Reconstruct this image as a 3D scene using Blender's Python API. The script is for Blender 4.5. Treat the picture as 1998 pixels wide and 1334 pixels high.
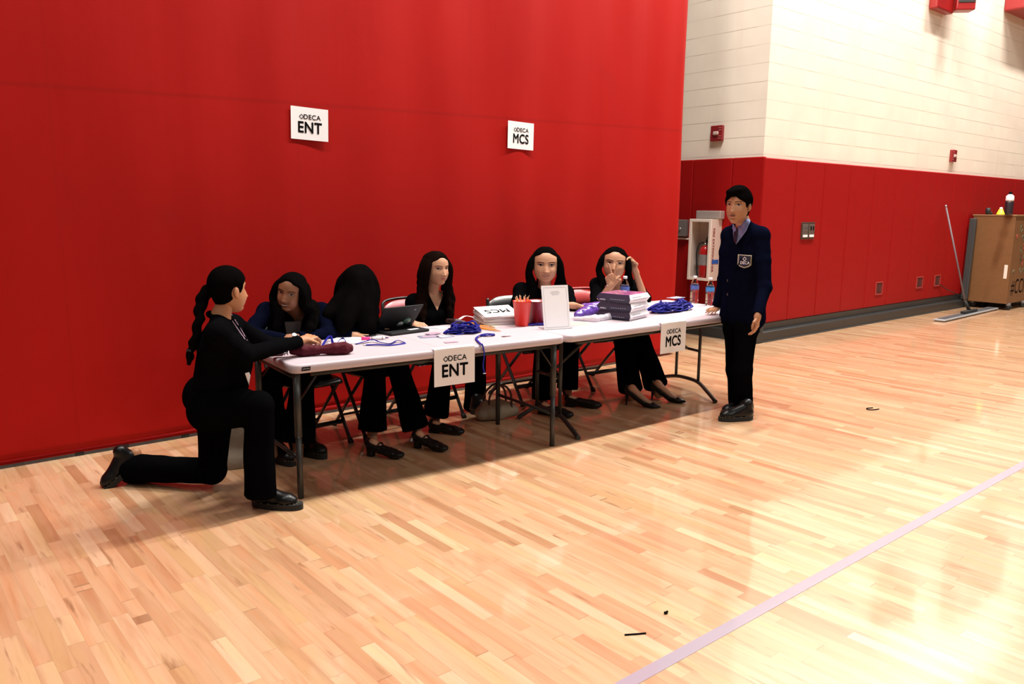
import bpy, bmesh, math, random
from mathutils import Vector, Matrix, Quaternion, noise
random.seed(7)
for o in list(bpy.data.objects): bpy.data.objects.remove(o)
SC = bpy.context.scene
COL = SC.collection
PI = math.pi
# ------------------------------------------------------------------ camera
H = 1.55; F = 1540.0; CX, CY = 999.0, 667.0
def _n(v): return Vector(v).normalized()
_V = -_n((901.84-CX, 9727.35-CY, F))
_A = Vector((2863.3-CX, 425.2-CY, F)); _A = (_A - _V*_A.dot(_V)).normalized()
_B = _V.cross(_A)
RW = Matrix((_A, _B, _V))                       # camera (x right, y down, z forward) -> world
cam = bpy.data.cameras.new('camera'); camo = bpy.data.objects.new('camera', cam); COL.objects.link(camo)
cam.sensor_width = 36; cam.lens = 36*F/1998; cam.clip_end = 200
mr = Matrix((RW.col[0], -RW.col[1], -RW.col[2])).transposed().to_4x4()
camo.matrix_world = Matrix.Translation((0, 0, H)) @ mr
SC.camera = camo
# ------------------------------------------------------------------ world, lights, exposure
SC.view_settings.view_transform = 'Standard'; SC.view_settings.look = 'None'
SC.view_settings.gamma = 1; SC.view_settings.use_curve_mapping = False
SC.view_settings.exposure = 0.0
w = bpy.data.worlds.new('world'); SC.world = w; w.use_nodes = True
w.node_tree.nodes['Background'].inputs[0].default_value = (1.0, .93, .84, 1)
w.node_tree.nodes['Background'].inputs[1].default_value = .085
def area(loc, sx, sy, e, col=(1, .95, .87), rot=(0, 0, 0)):
    l = bpy.data.lights.new('ceiling_lamp', 'AREA'); l.shape = 'RECTANGLE'; l.size = sx; l.size_y = sy
    l.energy = e; l.color = col
    o = bpy.data.objects.new('ceiling_lamp', l); COL.objects.link(o); o.location = loc; o.rotation_euler = rot
for x, e in ((-2.5, 130), (1.5, 380), (5.5, 780), (9.5, 680), (13.5, 640), (17.5, 420)):
    area((x, 3.6, 8.5), 2.2, .22, e)
for x, e in ((-1, 160), (6, 340), (13, 340)):
    area((x, -6.0, 8.5), 2.5, 1.0, e)
# ------------------------------------------------------------------ pixel helpers (a point of the photo at a known plane)
def ray(x, y): return RW @ Vector((x-CX, y-CY, F))
def tz(x, y, z=.737):
    r = ray(x, y); t = (z-H)/r.z; return Vector((r.x*t, r.y*t, z))
def at(x, y, Y):
    r = ray(x, y); t = Y/r.y; return Vector((r.x*t, Y, r.z*t+H))
def ap(x, Y, z):
    """point in the plane Y at height z whose image column is x"""
    a, b = 0.0, 2000.0
    for _ in range(40):
        m = (a+b)/2
        if at(x, m, Y).z > z: a = m
        else: b = m
    return at(x, (a+b)/2, Y)
def atx(x, y, X):
    r = ray(x, y); t = X/r.x; return Vector((X, r.y*t, r.z*t+H))
# ------------------------------------------------------------------ materials
MATS = {}
def mat(name, col, rough=.5, metal=0, spec=.5, bump=0, bscale=60, var=0, vscale=8, emit=None, coat=0, alpha=None, trans=0, sheen=0, stretch=None):
    if name in MATS: return MATS[name]
    m = bpy.data.materials.new(name); m.use_nodes = True; nt = m.node_tree; b = nt.nodes['Principled BSDF']
    b.inputs['Base Color'].default_value = (*col, 1); b.inputs['Roughness'].default_value = rough
    b.inputs['Metallic'].default_value = metal; b.inputs['Specular IOR Level'].default_value = spec
    b.inputs['Coat Weight'].default_value = coat; b.inputs['Transmission Weight'].default_value = trans
    b.inputs['Sheen Weight'].default_value = sheen
    if alpha is not None: b.inputs['Alpha'].default_value = alpha
    tc = nt.nodes.new('ShaderNodeTexCoord'); src = tc.outputs['Object']
    if stretch:
        mp = nt.nodes.new('ShaderNodeMapping'); mp.inputs['Scale'].default_value = stretch
        nt.links.new(src, mp.inputs[0]); src = mp.outputs[0]
    nz = nt.nodes.new('ShaderNodeTexNoise'); nz.inputs['Scale'].default_value = vscale; nz.inputs['Detail'].default_value = 5
    nt.links.new(src, nz.inputs['Vector'])
    mx = nt.nodes.new('ShaderNodeMixRGB'); mx.blend_type = 'MIX'
    k = 1-var if var else .97
    mx.inputs[1].default_value = (col[0]*k, col[1]*k, col[2]*k, 1)
    k = 1+var if var else 1.03
    mx.inputs[2].default_value = (min(1, col[0]*k), min(1, col[1]*k), min(1, col[2]*k), 1)
    nt.links.new(nz.outputs['Fac'], mx.inputs[0]); nt.links.new(mx.outputs[0], b.inputs['Base Color'])
    if bump:
        n2 = nt.nodes.new('ShaderNodeTexNoise'); n2.inputs['Scale'].default_value = bscale; n2.inputs['Detail'].default_value = 4
        nt.links.new(src, n2.inputs['Vector'])
        bp = nt.nodes.new('ShaderNodeBump'); bp.inputs['Strength'].default_value = bump; bp.inputs['Distance'].default_value = .01
        nt.links.new(n2.outputs['Fac'], bp.inputs['Height']); nt.links.new(bp.outputs[0], b.inputs['Normal'])
    if emit: b.inputs['Emission Color'].default_value = (*emit, 1); b.inputs['Emission Strength'].default_value = 1
    MATS[name] = m; return m
class NB:
    """small node-building helper"""
    def __init__(s, m): s.nt = m.node_tree
    def n(s, t, **k):
        nd = s.nt.nodes.new(t)
        for a, v in k.items(): setattr(nd, a, v)
        return nd
    def l(s, a, b): s.nt.links.new(a, b)
    def math(s, op, a, b=None, c=None):
        nd = s.n('ShaderNodeMath', operation=op)
        for i, v in enumerate((a, b, c)):
            if v is None: continue
            if isinstance(v, (int, float)): nd.inputs[i].default_value = v
            else: s.l(v, nd.inputs[i])
        return nd.outputs[0]
    def mix(s, f, a, b, mode='MIX'):
        nd = s.n('ShaderNodeMixRGB', blend_type=mode)
        for i, v in enumerate((f, a, b)):
            if isinstance(v, (int, float)): nd.inputs[i].default_value = v
            elif isinstance(v, tuple): nd.inputs[i].default_value = (*v, 1)
            else: s.l(v, nd.inputs[i])
        return nd.outputs[0]
    def ramp(s, f, stops):
        nd = s.n('ShaderNodeValToRGB'); r = nd.color_ramp
        while len(r.elements) < len(stops): r.elements.new(.5)
        for e, (p, c) in zip(r.elements, stops): e.position = p; e.color = (*c, 1) if len(c) == 3 else c
        s.l(f, nd.inputs[0]); return nd.outputs[0]
def floor_material():
    m = bpy.data.materials.new('maple_floor'); m.use_nodes = True; q = NB(m); b = m.node_tree.nodes['Principled BSDF']
    tc = q.n('ShaderNodeTexCoord'); sp = q.n('ShaderNodeSeparateXYZ'); q.l(tc.outputs['Object'], sp.inputs[0])
    u = q.math('DIVIDE', sp.outputs[0], .0572); cu = q.math('FLOOR', u)
    wn = q.n('ShaderNodeTexWhiteNoise', noise_dimensions='1D'); q.l(cu, wn.inputs['W'])
    off = q.math('MULTIPLY', wn.outputs['Value'], 13.7)
    v = q.math('ADD', q.math('DIVIDE', sp.outputs[1], .52), off)
    # uneven board lengths
    nz = q.n('ShaderNodeTexNoise', noise_dimensions='2D'); nz.inputs['Scale'].default_value = 1.1; nz.inputs['Detail'].default_value = 0
    cb = q.n('ShaderNodeCombineXYZ'); q.l(q.math('MULTIPLY', cu, 3.7), cb.inputs[0]); q.l(v, cb.inputs[1]); q.l(cb.outputs[0], nz.inputs['Vector'])
    v = q.math('ADD', v, q.math('MULTIPLY', nz.outputs['Fac'], 1.3)); rv = q.math('FLOOR', v)
    c2 = q.n('ShaderNodeCombineXYZ'); q.l(cu, c2.inputs[0]); q.l(rv, c2.inputs[1])
    w2 = q.n('ShaderNodeTexWhiteNoise', noise_dimensions='2D'); q.l(c2.outputs[0], w2.inputs['Vector'])
    base = q.ramp(w2.outputs['Value'], [(0, (.44, .225, .115)), (.05, (.51, .285, .155)), (.25, (.57, .335, .190)), (.60, (.605, .368, .215)), (.90, (.635, .400, .245)), (1, (.69, .475, .31))])
    # grain
    mp = q.n('ShaderNodeMapping'); mp.inputs['Scale'].default_value = (30, 2.2, 1); q.l(tc.outputs['Object'], mp.inputs[0])
    va = q.n('ShaderNodeVectorMath', operation='ADD'); q.l(mp.outputs[0], va.inputs[0]); q.l(w2.outputs['Color'], va.inputs[1])
    sc = q.n('ShaderNodeVectorMath', operation='SCALE'); q.l(w2.outputs['Color'], sc.inputs[0]); sc.inputs['Scale'].default_value = 40; q.l(sc.outputs[0], va.inputs[1])
    g = q.n('ShaderNodeTexNoise'); g.inputs['Scale'].default_value = 1; g.inputs['Detail'].default_value = 6; g.inputs['Distortion'].default_value = .6; q.l(va.outputs[0], g.inputs['Vector'])
    gr = q.ramp(g.outputs['Fac'], [(.25, (.78, .68, .60)), (.5, (1, 1, 1)), (.75, (1.04, 1.06, 1.08))])
    col = q.mix(.8, base, gr, 'MULTIPLY')
    # reddish and yellowish clouds in the wood
    g3 = q.n('ShaderNodeTexNoise'); g3.inputs['Scale'].default_value = .32; g3.inputs['Detail'].default_value = 3; q.l(va.outputs[0], g3.inputs['Vector'])
    col = q.mix(1, col, q.ramp(g3.outputs['Fac'], [(.35, (1.0, .86, .78)), (.5, (1, 1, 1)), (.66, (1.0, 1.03, .9))]), 'MULTIPLY')
    # dark mineral streaks
    mp2 = q.n('ShaderNodeMapping'); mp2.inputs['Scale'].default_value = (26, 3.2, 1); q.l(tc.outputs['Object'], mp2.inputs[0])
    va2 = q.n('ShaderNodeVectorMath', operation='ADD'); q.l(mp2.outputs[0], va2.inputs[0]); q.l(sc.outputs[0], va2.inputs[1])
    g2 = q.n('ShaderNodeTexNoise'); g2.inputs['Scale'].default_value = .9; g2.inputs['Detail'].default_value = 3; q.l(va2.outputs[0], g2.inputs['Vector'])
    st = q.ramp(g2.outputs['Fac'], [(.63, (0, 0, 0)), (.76, (1, 1, 1))])
    col = q.mix(q.math('MULTIPLY', st, .7), col, (.20, .085, .03))
    # seams
    fu = q.math('FRACT', u); fv = q.math('FRACT', v)
    su = q.math('LESS_THAN', fu, .028); sv = q.math('LESS_THAN', fv, .004)
    seam = q.math('MAXIMUM', q.math('MULTIPLY', su, .24), q.math('MULTIPLY', sv, .5))
    col = q.mix(seam, col, (.12, .055, .025))
    q.l(col, b.inputs['Base Color'])
    b.inputs['Roughness'].default_value = .42
    b.inputs['Specular IOR Level'].default_value = .35
    b.inputs['Coat Weight'].default_value = 1.0; b.inputs['Coat Roughness'].default_value = .08; b.inputs['Coat IOR'].default_value = 1.75
    bp = q.n('ShaderNodeBump'); bp.inputs['Strength'].default_value = .03; q.l(g.outputs['Fac'], bp.inputs['Height']); q.l(bp.outputs[0], b.inputs['Normal'])
    return m
def block_material(axis):
    m = bpy.data.materials.new('painted_block_%s' % axis); m.use_nodes = True; q = NB(m); b = m.node_tree.nodes['Principled BSDF']
    tc = q.n('ShaderNodeTexCoord'); sp = q.n('ShaderNodeSeparateXYZ'); q.l(tc.outputs['Object'], sp.inputs[0])
    h = sp.outputs[0 if axis == 'x' else 1]
    vz = q.math('DIVIDE', q.math('SUBTRACT', sp.outputs[2], .157), .2032)
    row = q.math('FLOOR', vz); fz = q.math('FRACT', vz)
    hz = q.math('ADD', q.math('DIVIDE', h, .4064), q.math('MULTIPLY', row, .5)); fh = q.math('FRACT', hz)
    dz = q.math('MINIMUM', fz, q.math('SUBTRACT', 1, fz)); dh = q.math('MULTIPLY', q.math('MINIMUM', fh, q.math('SUBTRACT', 1, fh)), 2)
    lz = q.math('LESS_THAN', dz, .022); lh = q.math('LESS_THAN', dh, .016)
    nz = q.n('ShaderNodeTexNoise'); nz.inputs['Scale'].default_value = 2.2; nz.inputs['Detail'].default_value = 5; q.l(tc.outputs['Object'], nz.inputs['Vector'])
    fade = q.ramp(nz.outputs['Fac'], [(.38, (.25, .25, .25)), (.58, (1, 1, 1))])
    line = q.math('MULTIPLY', q.math('MAXIMUM', q.math('MULTIPLY', lz, .55), q.math('MULTIPLY', lh, .07)), fade)
    base = q.ramp(nz.outputs['Fac'], [(.3, (.72, .63, .54)), (.7, (.78, .70, .60))])
    # drips of dirt below the wall units
    mp = q.n('ShaderNodeMapping'); mp.inputs['Scale'].default_value = (2.6, 2.6, .22); q.l(tc.outputs['Object'], mp.inputs[0])
    n3 = q.n('ShaderNodeTexNoise'); n3.inputs['Scale'].default_value = 1.5; n3.inputs['Detail'].default_value = 4; q.l(mp.outputs[0], n3.inputs['Vector'])
    base = q.mix(q.ramp(n3.outputs['Fac'], [(.60, (0, 0, 0)), (.85, (.45, .45, .45))]), base, (.66, .50, .42))
    n4 = q.n('ShaderNodeTexNoise'); n4.inputs['Scale'].default_value = 18; n4.inputs['Detail'].default_value = 2; q.l(tc.outputs['Object'], n4.inputs['Vector'])
    base = q.mix(q.ramp(n4.outputs['Fac'], [(.76, (0, 0, 0)), (.8, (.7, .7, .7))]), base, (.35, .25, .2))
    col = q.mix(line, base, (.30, .22, .17)); q.l(col, b.inputs['Base Color'])
    b.inputs['Roughness'].default_value = .5
    hgt = q.math('SUBTRACT', q.math('MULTIPLY', n4.outputs['Fac'], .1), q.math('MULTIPLY', q.math('MAXIMUM', lz, lh), .5))
    bp = q.n('ShaderNodeBump'); bp.inputs['Strength'].default_value = .35; bp.inputs['Distance'].default_value = .006; q.l(hgt, bp.inputs['Height']); q.l(bp.outputs[0], b.inputs['Normal'])
    return m
CREASES = ((1.02, 3.0, 1.50, 2.25), (1.09, 3.0, 1.45, 2.42), (2.55, 3.05, 2.92, 2.43), (2.74, 3.05, 3.10, 2.55), (2.95, 2.85, 3.9, 1.44), (2.95, 2.5, 3.65, 1.44))
def curtain_material():
    m = bpy.data.materials.new('red_vinyl_curtain'); m.use_nodes = True; q = NB(m); b = m.node_tree.nodes['Principled BSDF']
    tc = q.n('ShaderNodeTexCoord'); sp = q.n('ShaderNodeSeparateXYZ'); q.l(tc.outputs['Object'], sp.inputs[0])
    nz = q.n('ShaderNodeTexNoise'); nz.inputs['Scale'].default_value = 1.0; nz.inputs['Detail'].default_value = 6; q.l(tc.outputs['Object'], nz.inputs['Vector'])
    base = q.ramp(nz.outputs['Fac'], [(.3, (.325, .0042, .0028)), (.7, (.365, .0055, .0036))])
    # welded cross seam
    zs = q.math('ABSOLUTE', q.math('SUBTRACT', sp.outputs[2], q.math('ADD', 2.19, q.math('MULTIPLY', sp.outputs[0], .0245))))
    sm = q.math('MULTIPLY', q.math('LESS_THAN', zs, .012), .28)
    xs = q.math('FRACT', q.math('DIVIDE', q.math('ADD', sp.outputs[0], .55), 1.52)); vs = q.math('MULTIPLY', q.math('LESS_THAN', xs, .012), .10)
    base = q.mix(q.math('MAXIMUM', sm, vs), base, (.20, .004, .003))
    n3 = q.n('ShaderNodeTexNoise'); n3.inputs['Scale'].default_value = 1.7; n3.inputs['Detail'].default_value = 2; q.l(tc.outputs['Object'], n3.inputs['Vector'])
    base = q.mix(q.ramp(n3.outputs['Fac'], [(.66, (0, 0, 0)), (.85, (.5, .5, .5))]), base, (.25, .008, .006))
    q.l(base, b.inputs['Base Color']); b.inputs['Roughness'].default_value = .6; b.inputs['Specular IOR Level'].default_value = .12
    mp = q.n('ShaderNodeMapping'); mp.inputs['Scale'].default_value = (2.6, 1, .3); q.l(tc.outputs['Object'], mp.inputs[0])
    n2 = q.n('ShaderNodeTexNoise'); n2.inputs['Scale'].default_value = 1.4; n2.inputs['Detail'].default_value = 3; q.l(mp.outputs[0], n2.inputs['Vector'])
    n5 = q.n('ShaderNodeTexNoise'); n5.inputs['Scale'].default_value = 260; q.l(tc.outputs['Object'], n5.inputs['Vector'])
    hgt = q.math('ADD', n2.outputs['Fac'], q.math('MULTIPLY', n5.outputs['Fac'], .02))
    for (x0, z0, x1, z1) in CREASES:
        L = math.hypot(x1-x0, z1-z0); ux, uz = (x1-x0)/L, (z1-z0)/L
        dx = q.math('SUBTRACT', sp.outputs[0], x0); dz = q.math('SUBTRACT', sp.outputs[2], z0)
        t = q.math('ADD', q.math('MULTIPLY', dx, ux), q.math('MULTIPLY', dz, uz)); dd = q.math('ABSOLUTE', q.math('ADD', q.math('SUBTRACT', q.math('MULTIPLY', dx, uz), q.math('MULTIPLY', dz, ux)), q.math('MULTIPLY', q.math('SINE', q.math('MULTIPLY', t, 3.1)), .01)))
        on = q.math('MULTIPLY', q.math('LESS_THAN', dd, .006), q.math('MULTIPLY', q.math('GREATER_THAN', t, 0), q.math('LESS_THAN', t, L)))
        hgt = q.math('ADD', hgt, q.math('MULTIPLY', on, .12))
    bp = q.n('ShaderNodeBump'); bp.inputs['Strength'].default_value = .22; bp.inputs['Distance'].default_value = .03; q.l(hgt, bp.inputs['Height']); q.l(bp.outputs[0], b.inputs['Normal'])
    return m
M_PAD = mat('pad_red', (.27, .0045, .0045), .5, spec=.12, bump=.08, bscale=90, var=.06)
M_BLK = mat('base_black', (.022, .022, .022), .35, bump=.05)
M_WHITE = mat('paper_white', (.86, .84, .86), .6, var=.02)
M_INK = mat('ink_black', (.006, .006, .007), .9, spec=.02)
M_TABLE = mat('table_plastic', (.53, .445, .49), .42, bump=.06, bscale=220, var=.03)
M_LEG = mat('powder_grey', (.030, .030, .028), .38, metal=.2, bump=.03)
M_CHAIR = mat('chair_black', (.018, .018, .019), .3, bump=.03)
M_PINK = mat('chair_pink', (.34, .045, .065), .35, coat=.15)
M_BLACK = mat('cloth_black', (.0030, .0030, .0036), 1, spec=.0, bump=.4, bscale=24, var=.25)
M_TROU = mat('trouser_black', (.0024, .0024, .0028), 1, spec=.0, bump=.4, bscale=18, var=.25)
M_NAVY = mat('cloth_navy', (.0028, .0036, .011), 1, spec=.0, bump=.4, bscale=24, var=.25)
M_SHOE = mat('shoe_leather', (.004, .004, .0045), .35, spec=.3, bump=.05)
M_RUB = mat('rubber_black', (.008, .008, .008), .7)
M_STITCH = mat('welt_stitch', (.22, .17, .09), .7)
M_HAIR = mat('hair_black', (.0030, .0026, .0026), .7, spec=.0, bump=.12, bscale=60, stretch=(4, 4, .12), var=.3)
M_HAIRB = mat('hair_brown', (.0075, .0036, .0028), .7, spec=.0, bump=.12, bscale=60, stretch=(4, 4, .12), var=.4)
M_BLUE = mat('lanyard_blue', (.007, .008, .20), .6, spec=.2, bump=.1)
M_CHROME = mat('chrome', (.75, .75, .77), .18, metal=1)
M_STEEL = mat('steel_grey', (.35, .35, .36), .35, metal=.8)
M_ALARM = mat('alarm_red', (.22, .008, .012), .35, coat=.4)
# ------------------------------------------------------------------ mesh helpers
def link(name, me, m=None, parent=None, kind=None):
    o = bpy.data.objects.new(name, me); COL.objects.link(o)
    if me is not None and m is not None:
        for k in (m if isinstance(m, (list, tuple)) else [m]): me.materials.append(k)
    if parent is not None: o.parent = parent; o.matrix_parent_inverse = parent.matrix_world.inverted()
    if kind: o['kind'] = kind
    return o
def obj(name, bm, m, parent=None, smooth=False, kind=None):
    bmesh.ops.recalc_face_normals(bm, faces=bm.faces)
    me = bpy.data.meshes.new(name); bm.to_mesh(me); bm.free()
    if smooth:
        for p in me.polygons: p.use_smooth = True
    return link(name, me, m, parent, kind)
def tag(o, label, cat, group=None, kind=None):
    o['label'] = label; o['category'] = cat
    if group: o['group'] = group
    if kind: o['kind'] = kind
    return o
def thing(name, loc, label, cat, group=None, rz=0):
    o = bpy.data.objects.new(name, None); COL.objects.link(o); o.empty_display_size = .05
    o.matrix_world = Matrix.Translation(loc) @ Matrix.Rotation(rz, 4, 'Z')
    bpy.context.view_layer.update() if False else None
    tag(o, label, cat, group); return o
def dup(root, M, label=None):
    """copy of a thing with copies of its parts, moved by world matrix M (relative)"""
    r = root.copy(); COL.objects.link(r); r.matrix_world = M @ root.matrix_world
    if label: r['label'] = label
    def kids(src, dst):
        for ch in list(src.children):
            c = ch.copy(); COL.objects.link(c); c.parent = dst; c.matrix_parent_inverse = ch.matrix_parent_inverse.copy(); c.matrix_basis = ch.matrix_basis.copy()
            kids(ch, c)
    kids(root, r); return r
def new(): return bmesh.new()
def box(bm, c, s, rot=None, bev=0, seg=2, mi=0):
    M = Matrix.Translation(c) @ (rot.to_4x4() if rot is not None else Matrix.Identity(4)) @ Matrix.Diagonal((*s, 1))
    r = bmesh.ops.create_cube(bm, size=1, matrix=M); vs = r['verts']
    fs = {f for v in vs for f in v.link_faces}
    for f in fs: f.material_index = mi
    if bev:
        es = {e for v in vs for e in v.link_edges}
        bmesh.ops.bevel(bm, geom=list(es), offset=bev, segments=seg, affect='EDGES', profile=.5)
def RZ(a): return Matrix.Rotation(a, 3, 'Z')
def frame_z(d):
    return Vector(d).normalized().to_track_quat('Z', 'Y').to_matrix()
def cone(bm, p0, p1, r0, r1, n=20, cap=True, mi=0):
    p0, p1 = Vector(p0), Vector(p1); d = p1-p0; R = frame_z(d); rings = []
    for p, r in ((p0, r0), (p1, r1)):
        rings.append([bm.verts.new(p + R @ Vector((math.cos(2*PI*i/n)*r, math.sin(2*PI*i/n)*r, 0))) for i in range(n)])
    for i in range(n):
        f = bm.faces.new((rings[0][i], rings[0][(i+1) % n], rings[1][(i+1) % n], rings[1][i])); f.material_index = mi; f.smooth = True
    if cap:
        f = bm.faces.new(rings[0][::-1]); f.material_index = mi; f = bm.faces.new(rings[1]); f.material_index = mi
def lathe(bm, prof, c=(0, 0, 0), n=28, R=None, mi=0, close=True):
    c = Vector(c); rings = []
    for r, z in prof:
        rings.append([bm.verts.new(c + (R @ Vector((math.cos(2*PI*i/n)*r, math.sin(2*PI*i/n)*r, z)) if R else Vector((math.cos(2*PI*i/n)*r, math.sin(2*PI*i/n)*r, z)))) for i in range(n)])
    for a, b in zip(rings, rings[1:]):
        for i in range(n):
            f = bm.faces.new((a[i], a[(i+1) % n], b[(i+1) % n], b[i])); f.smooth = True; f.material_index = mi
    if close:
        for g in (rings[0][::-1], rings[-1]):
            f = bm.faces.new(g); f.material_index = mi
def tube(bm, pts, r, n=10, closed=False, mi=0, flat=None):
    """tube along pts; r number or list; flat=(w,t,up) gives a ribbon section"""
    pts = [Vector(p) for p in pts]; N = len(pts); rings = []
    up = Vector((0, 0, 1)); prev = None
    for i, p in enumerate(pts):
        a = pts[(i-1) % N] if (closed or i > 0) else p; b = pts[(i+1) % N] if (closed or i < N-1) else p
        t = (b-a).normalized()
        if prev is None:
            s = t.cross(up)
            if s.length < .05: s = t.cross(Vector((0, 1, 0)))
            s.normalize()
        else:
            s = (prev - t*prev.dot(t)); s = s.normalized() if s.length > 1e-4 else t.orthogonal().normalized()
        prev = s; nrm = s.cross(t)
        rr = r[i] if isinstance(r, (list, tuple)) else r
        ring = []
        for k in range(n):
            a_ = 2*PI*k/n
            if flat: ring.append(bm.verts.new(p + s*math.cos(a_)*flat[0] + nrm*math.sin(a_)*flat[1]))
            else: ring.append(bm.verts.new(p + s*math.cos(a_)*rr + nrm*math.sin(a_)*rr))
        rings.append(ring)
    for i in range(N if closed else N-1):
        a, b = rings[i], rings[(i+1) % N]
        for k in range(n):
            f = bm.faces.new((a[k], a[(k+1) % n], b[(k+1) % n], b[k])); f.smooth = True; f.material_index = mi
    if not closed:
        for g in (rings[0][::-1], rings[-1]): bm.faces.new(g).material_index = mi
def smoothpath(pts, k=6, closed=False):
    P = [Vector(p) for p in pts]; n = len(P); out = []
    for i in range(n if closed else n-1):
        p0 = P[(i-1) % n] if closed or i > 0 else P[i]; p1 = P[i]; p2 = P[(i+1) % n]; p3 = P[(i+2) % n] if closed or i+2 < n else P[(i+1) % n]
        for j in range(k):
            t = j/k
            out.append(.5*((2*p1)+(p2-p0)*t+(2*p0-5*p1+4*p2-p3)*t*t+(3*p1-p0-3*p2+p3)*t**3))
    if not closed: out.append(P[-1])
    return out
def prism(bm, poly, R, t, o=(0, 0, 0), mi=0):
    """extrude a 2-D outline (list of (x,y)) by t along local z; R 3x3, o origin"""
    o = Vector(o)
    a = [bm.verts.new(o + R @ Vector((x, y, 0))) for x, y in poly]; b = [bm.verts.new(o + R @ Vector((x, y, t))) for x, y in poly]
    bm.faces.new(a[::-1]).material_index = mi; bm.faces.new(b).material_index = mi
    for i in range(len(poly)):
        j = (i+1) % len(poly); bm.faces.new((a[i], a[j], b[j], b[i])).material_index = mi
def text(s, size, o, R, m, parent, bold=.01, ext=.0002, align='CENTER', name='lettering', sx=1.0):
    cu = bpy.data.curves.new('t', 'FONT'); cu.body = s; cu.size = size; cu.extrude = ext; cu.align_x = align; cu.align_y = 'CENTER'; cu.resolution_u = 5; cu.space_character = 1.06
    to = bpy.data.objects.new('t', cu); COL.objects.link(to)
    dg = bpy.context.evaluated_depsgraph_get(); m0 = bpy.data.meshes.new_from_object(to.evaluated_get(dg)); bpy.data.objects.remove(to)
    bm = bmesh.new(); b = bold*size
    for k, (dx, dy) in enumerate(((0, 0), (b, 0), (-b, 0), (0, b), (0, -b), (b*.7, b*.7), (-b*.7, b*.7), (b*.7, -b*.7), (-b*.7, -b*.7)) if bold > 0 else ((0, 0),)):
        mm = m0.copy(); mm.transform(Matrix.Translation((dx, dy, k*.00003))); bm.from_mesh(mm); bpy.data.meshes.remove(mm)
    me = bpy.data.meshes.new(name); bm.to_mesh(me); bm.free(); bpy.data.meshes.remove(m0)
    me.transform(Matrix.Diagonal((sx, 1, 1, 1))); me.transform(Matrix.Translation(o) @ R.to_4x4()); me.materials.clear()
    return link(name, me, m, parent)
def basis(x, y):
    x = Vector(x).normalized(); y = Vector(y); y = (y-x*x.dot(y)).normalized(); return Matrix((x, y, x.cross(y))).transposed()
# ------------------------------------------------------------------ organic solids: blended distance field -> surface nets
import numpy as np
from mathutils.bvhtree import BVHTree
def surface_nets(Fd, org, h):
    """mesh the zero level of the sampled field Fd (negative inside)"""
    ins = Fd < 0; nx, ny, nz = Fd.shape
    c = np.zeros((nx-1, ny-1, nz-1), np.int8)
    for i in (0, 1):
        for j in (0, 1):
            for k in (0, 1): c += ins[i:nx-1+i, j:ny-1+j, k:nz-1+k]
    act = np.argwhere((c > 0) & (c < 8)); idx = -np.ones(c.shape, np.int32); idx[tuple(act.T)] = np.arange(len(act))
    pos = np.zeros((len(act), 3)); cnt = np.zeros(len(act))
    cor = [(i, j, k) for i in (0, 1) for j in (0, 1) for k in (0, 1)]
    val = {q: Fd[act[:, 0]+q[0], act[:, 1]+q[1], act[:, 2]+q[2]] for q in cor}
    for q in cor:
        for ax in range(3):
            if q[ax]: continue
            r = list(q); r[ax] = 1; r = tuple(r); a, b = val[q], val[r]; m = (a < 0) != (b < 0)
            t = np.where(m, a/np.where(m, a-b, 1), 0)
            p = np.array(q, float)[None, :].repeat(len(act), 0); p[:, ax] += t
            pos += p*m[:, None]; cnt += m
    pos = (pos/cnt[:, None]+act)*h+org
    quads = []
    for ax in range(3):
        u, v = [(1, 2), (2, 0), (0, 1)][ax]
        sl0 = [slice(None)]*3; sl1 = [slice(None)]*3; sl0[ax] = slice(0, -1); sl1[ax] = slice(1, None)
        A, Bq = ins[tuple(sl0)], ins[tuple(sl1)]; e = np.argwhere(A != Bq)
        ok = (e[:, u] > 0) & (e[:, v] > 0) & (e[:, u] < Fd.shape[u]-1) & (e[:, v] < Fd.shape[v]-1); e = e[ok]
        fl = A[tuple(e.T)]
        def g(du, dv):
            q = e.copy(); q[:, u] += du; q[:, v] += dv; return idx[tuple(q.T)]
        Q = np.stack([g(-1, -1), g(0, -1), g(0, 0), g(-1, 0)], 1); Q[~fl] = Q[~fl][:, ::-1]; quads.append(Q)
    return pos, np.concatenate(quads)
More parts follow.
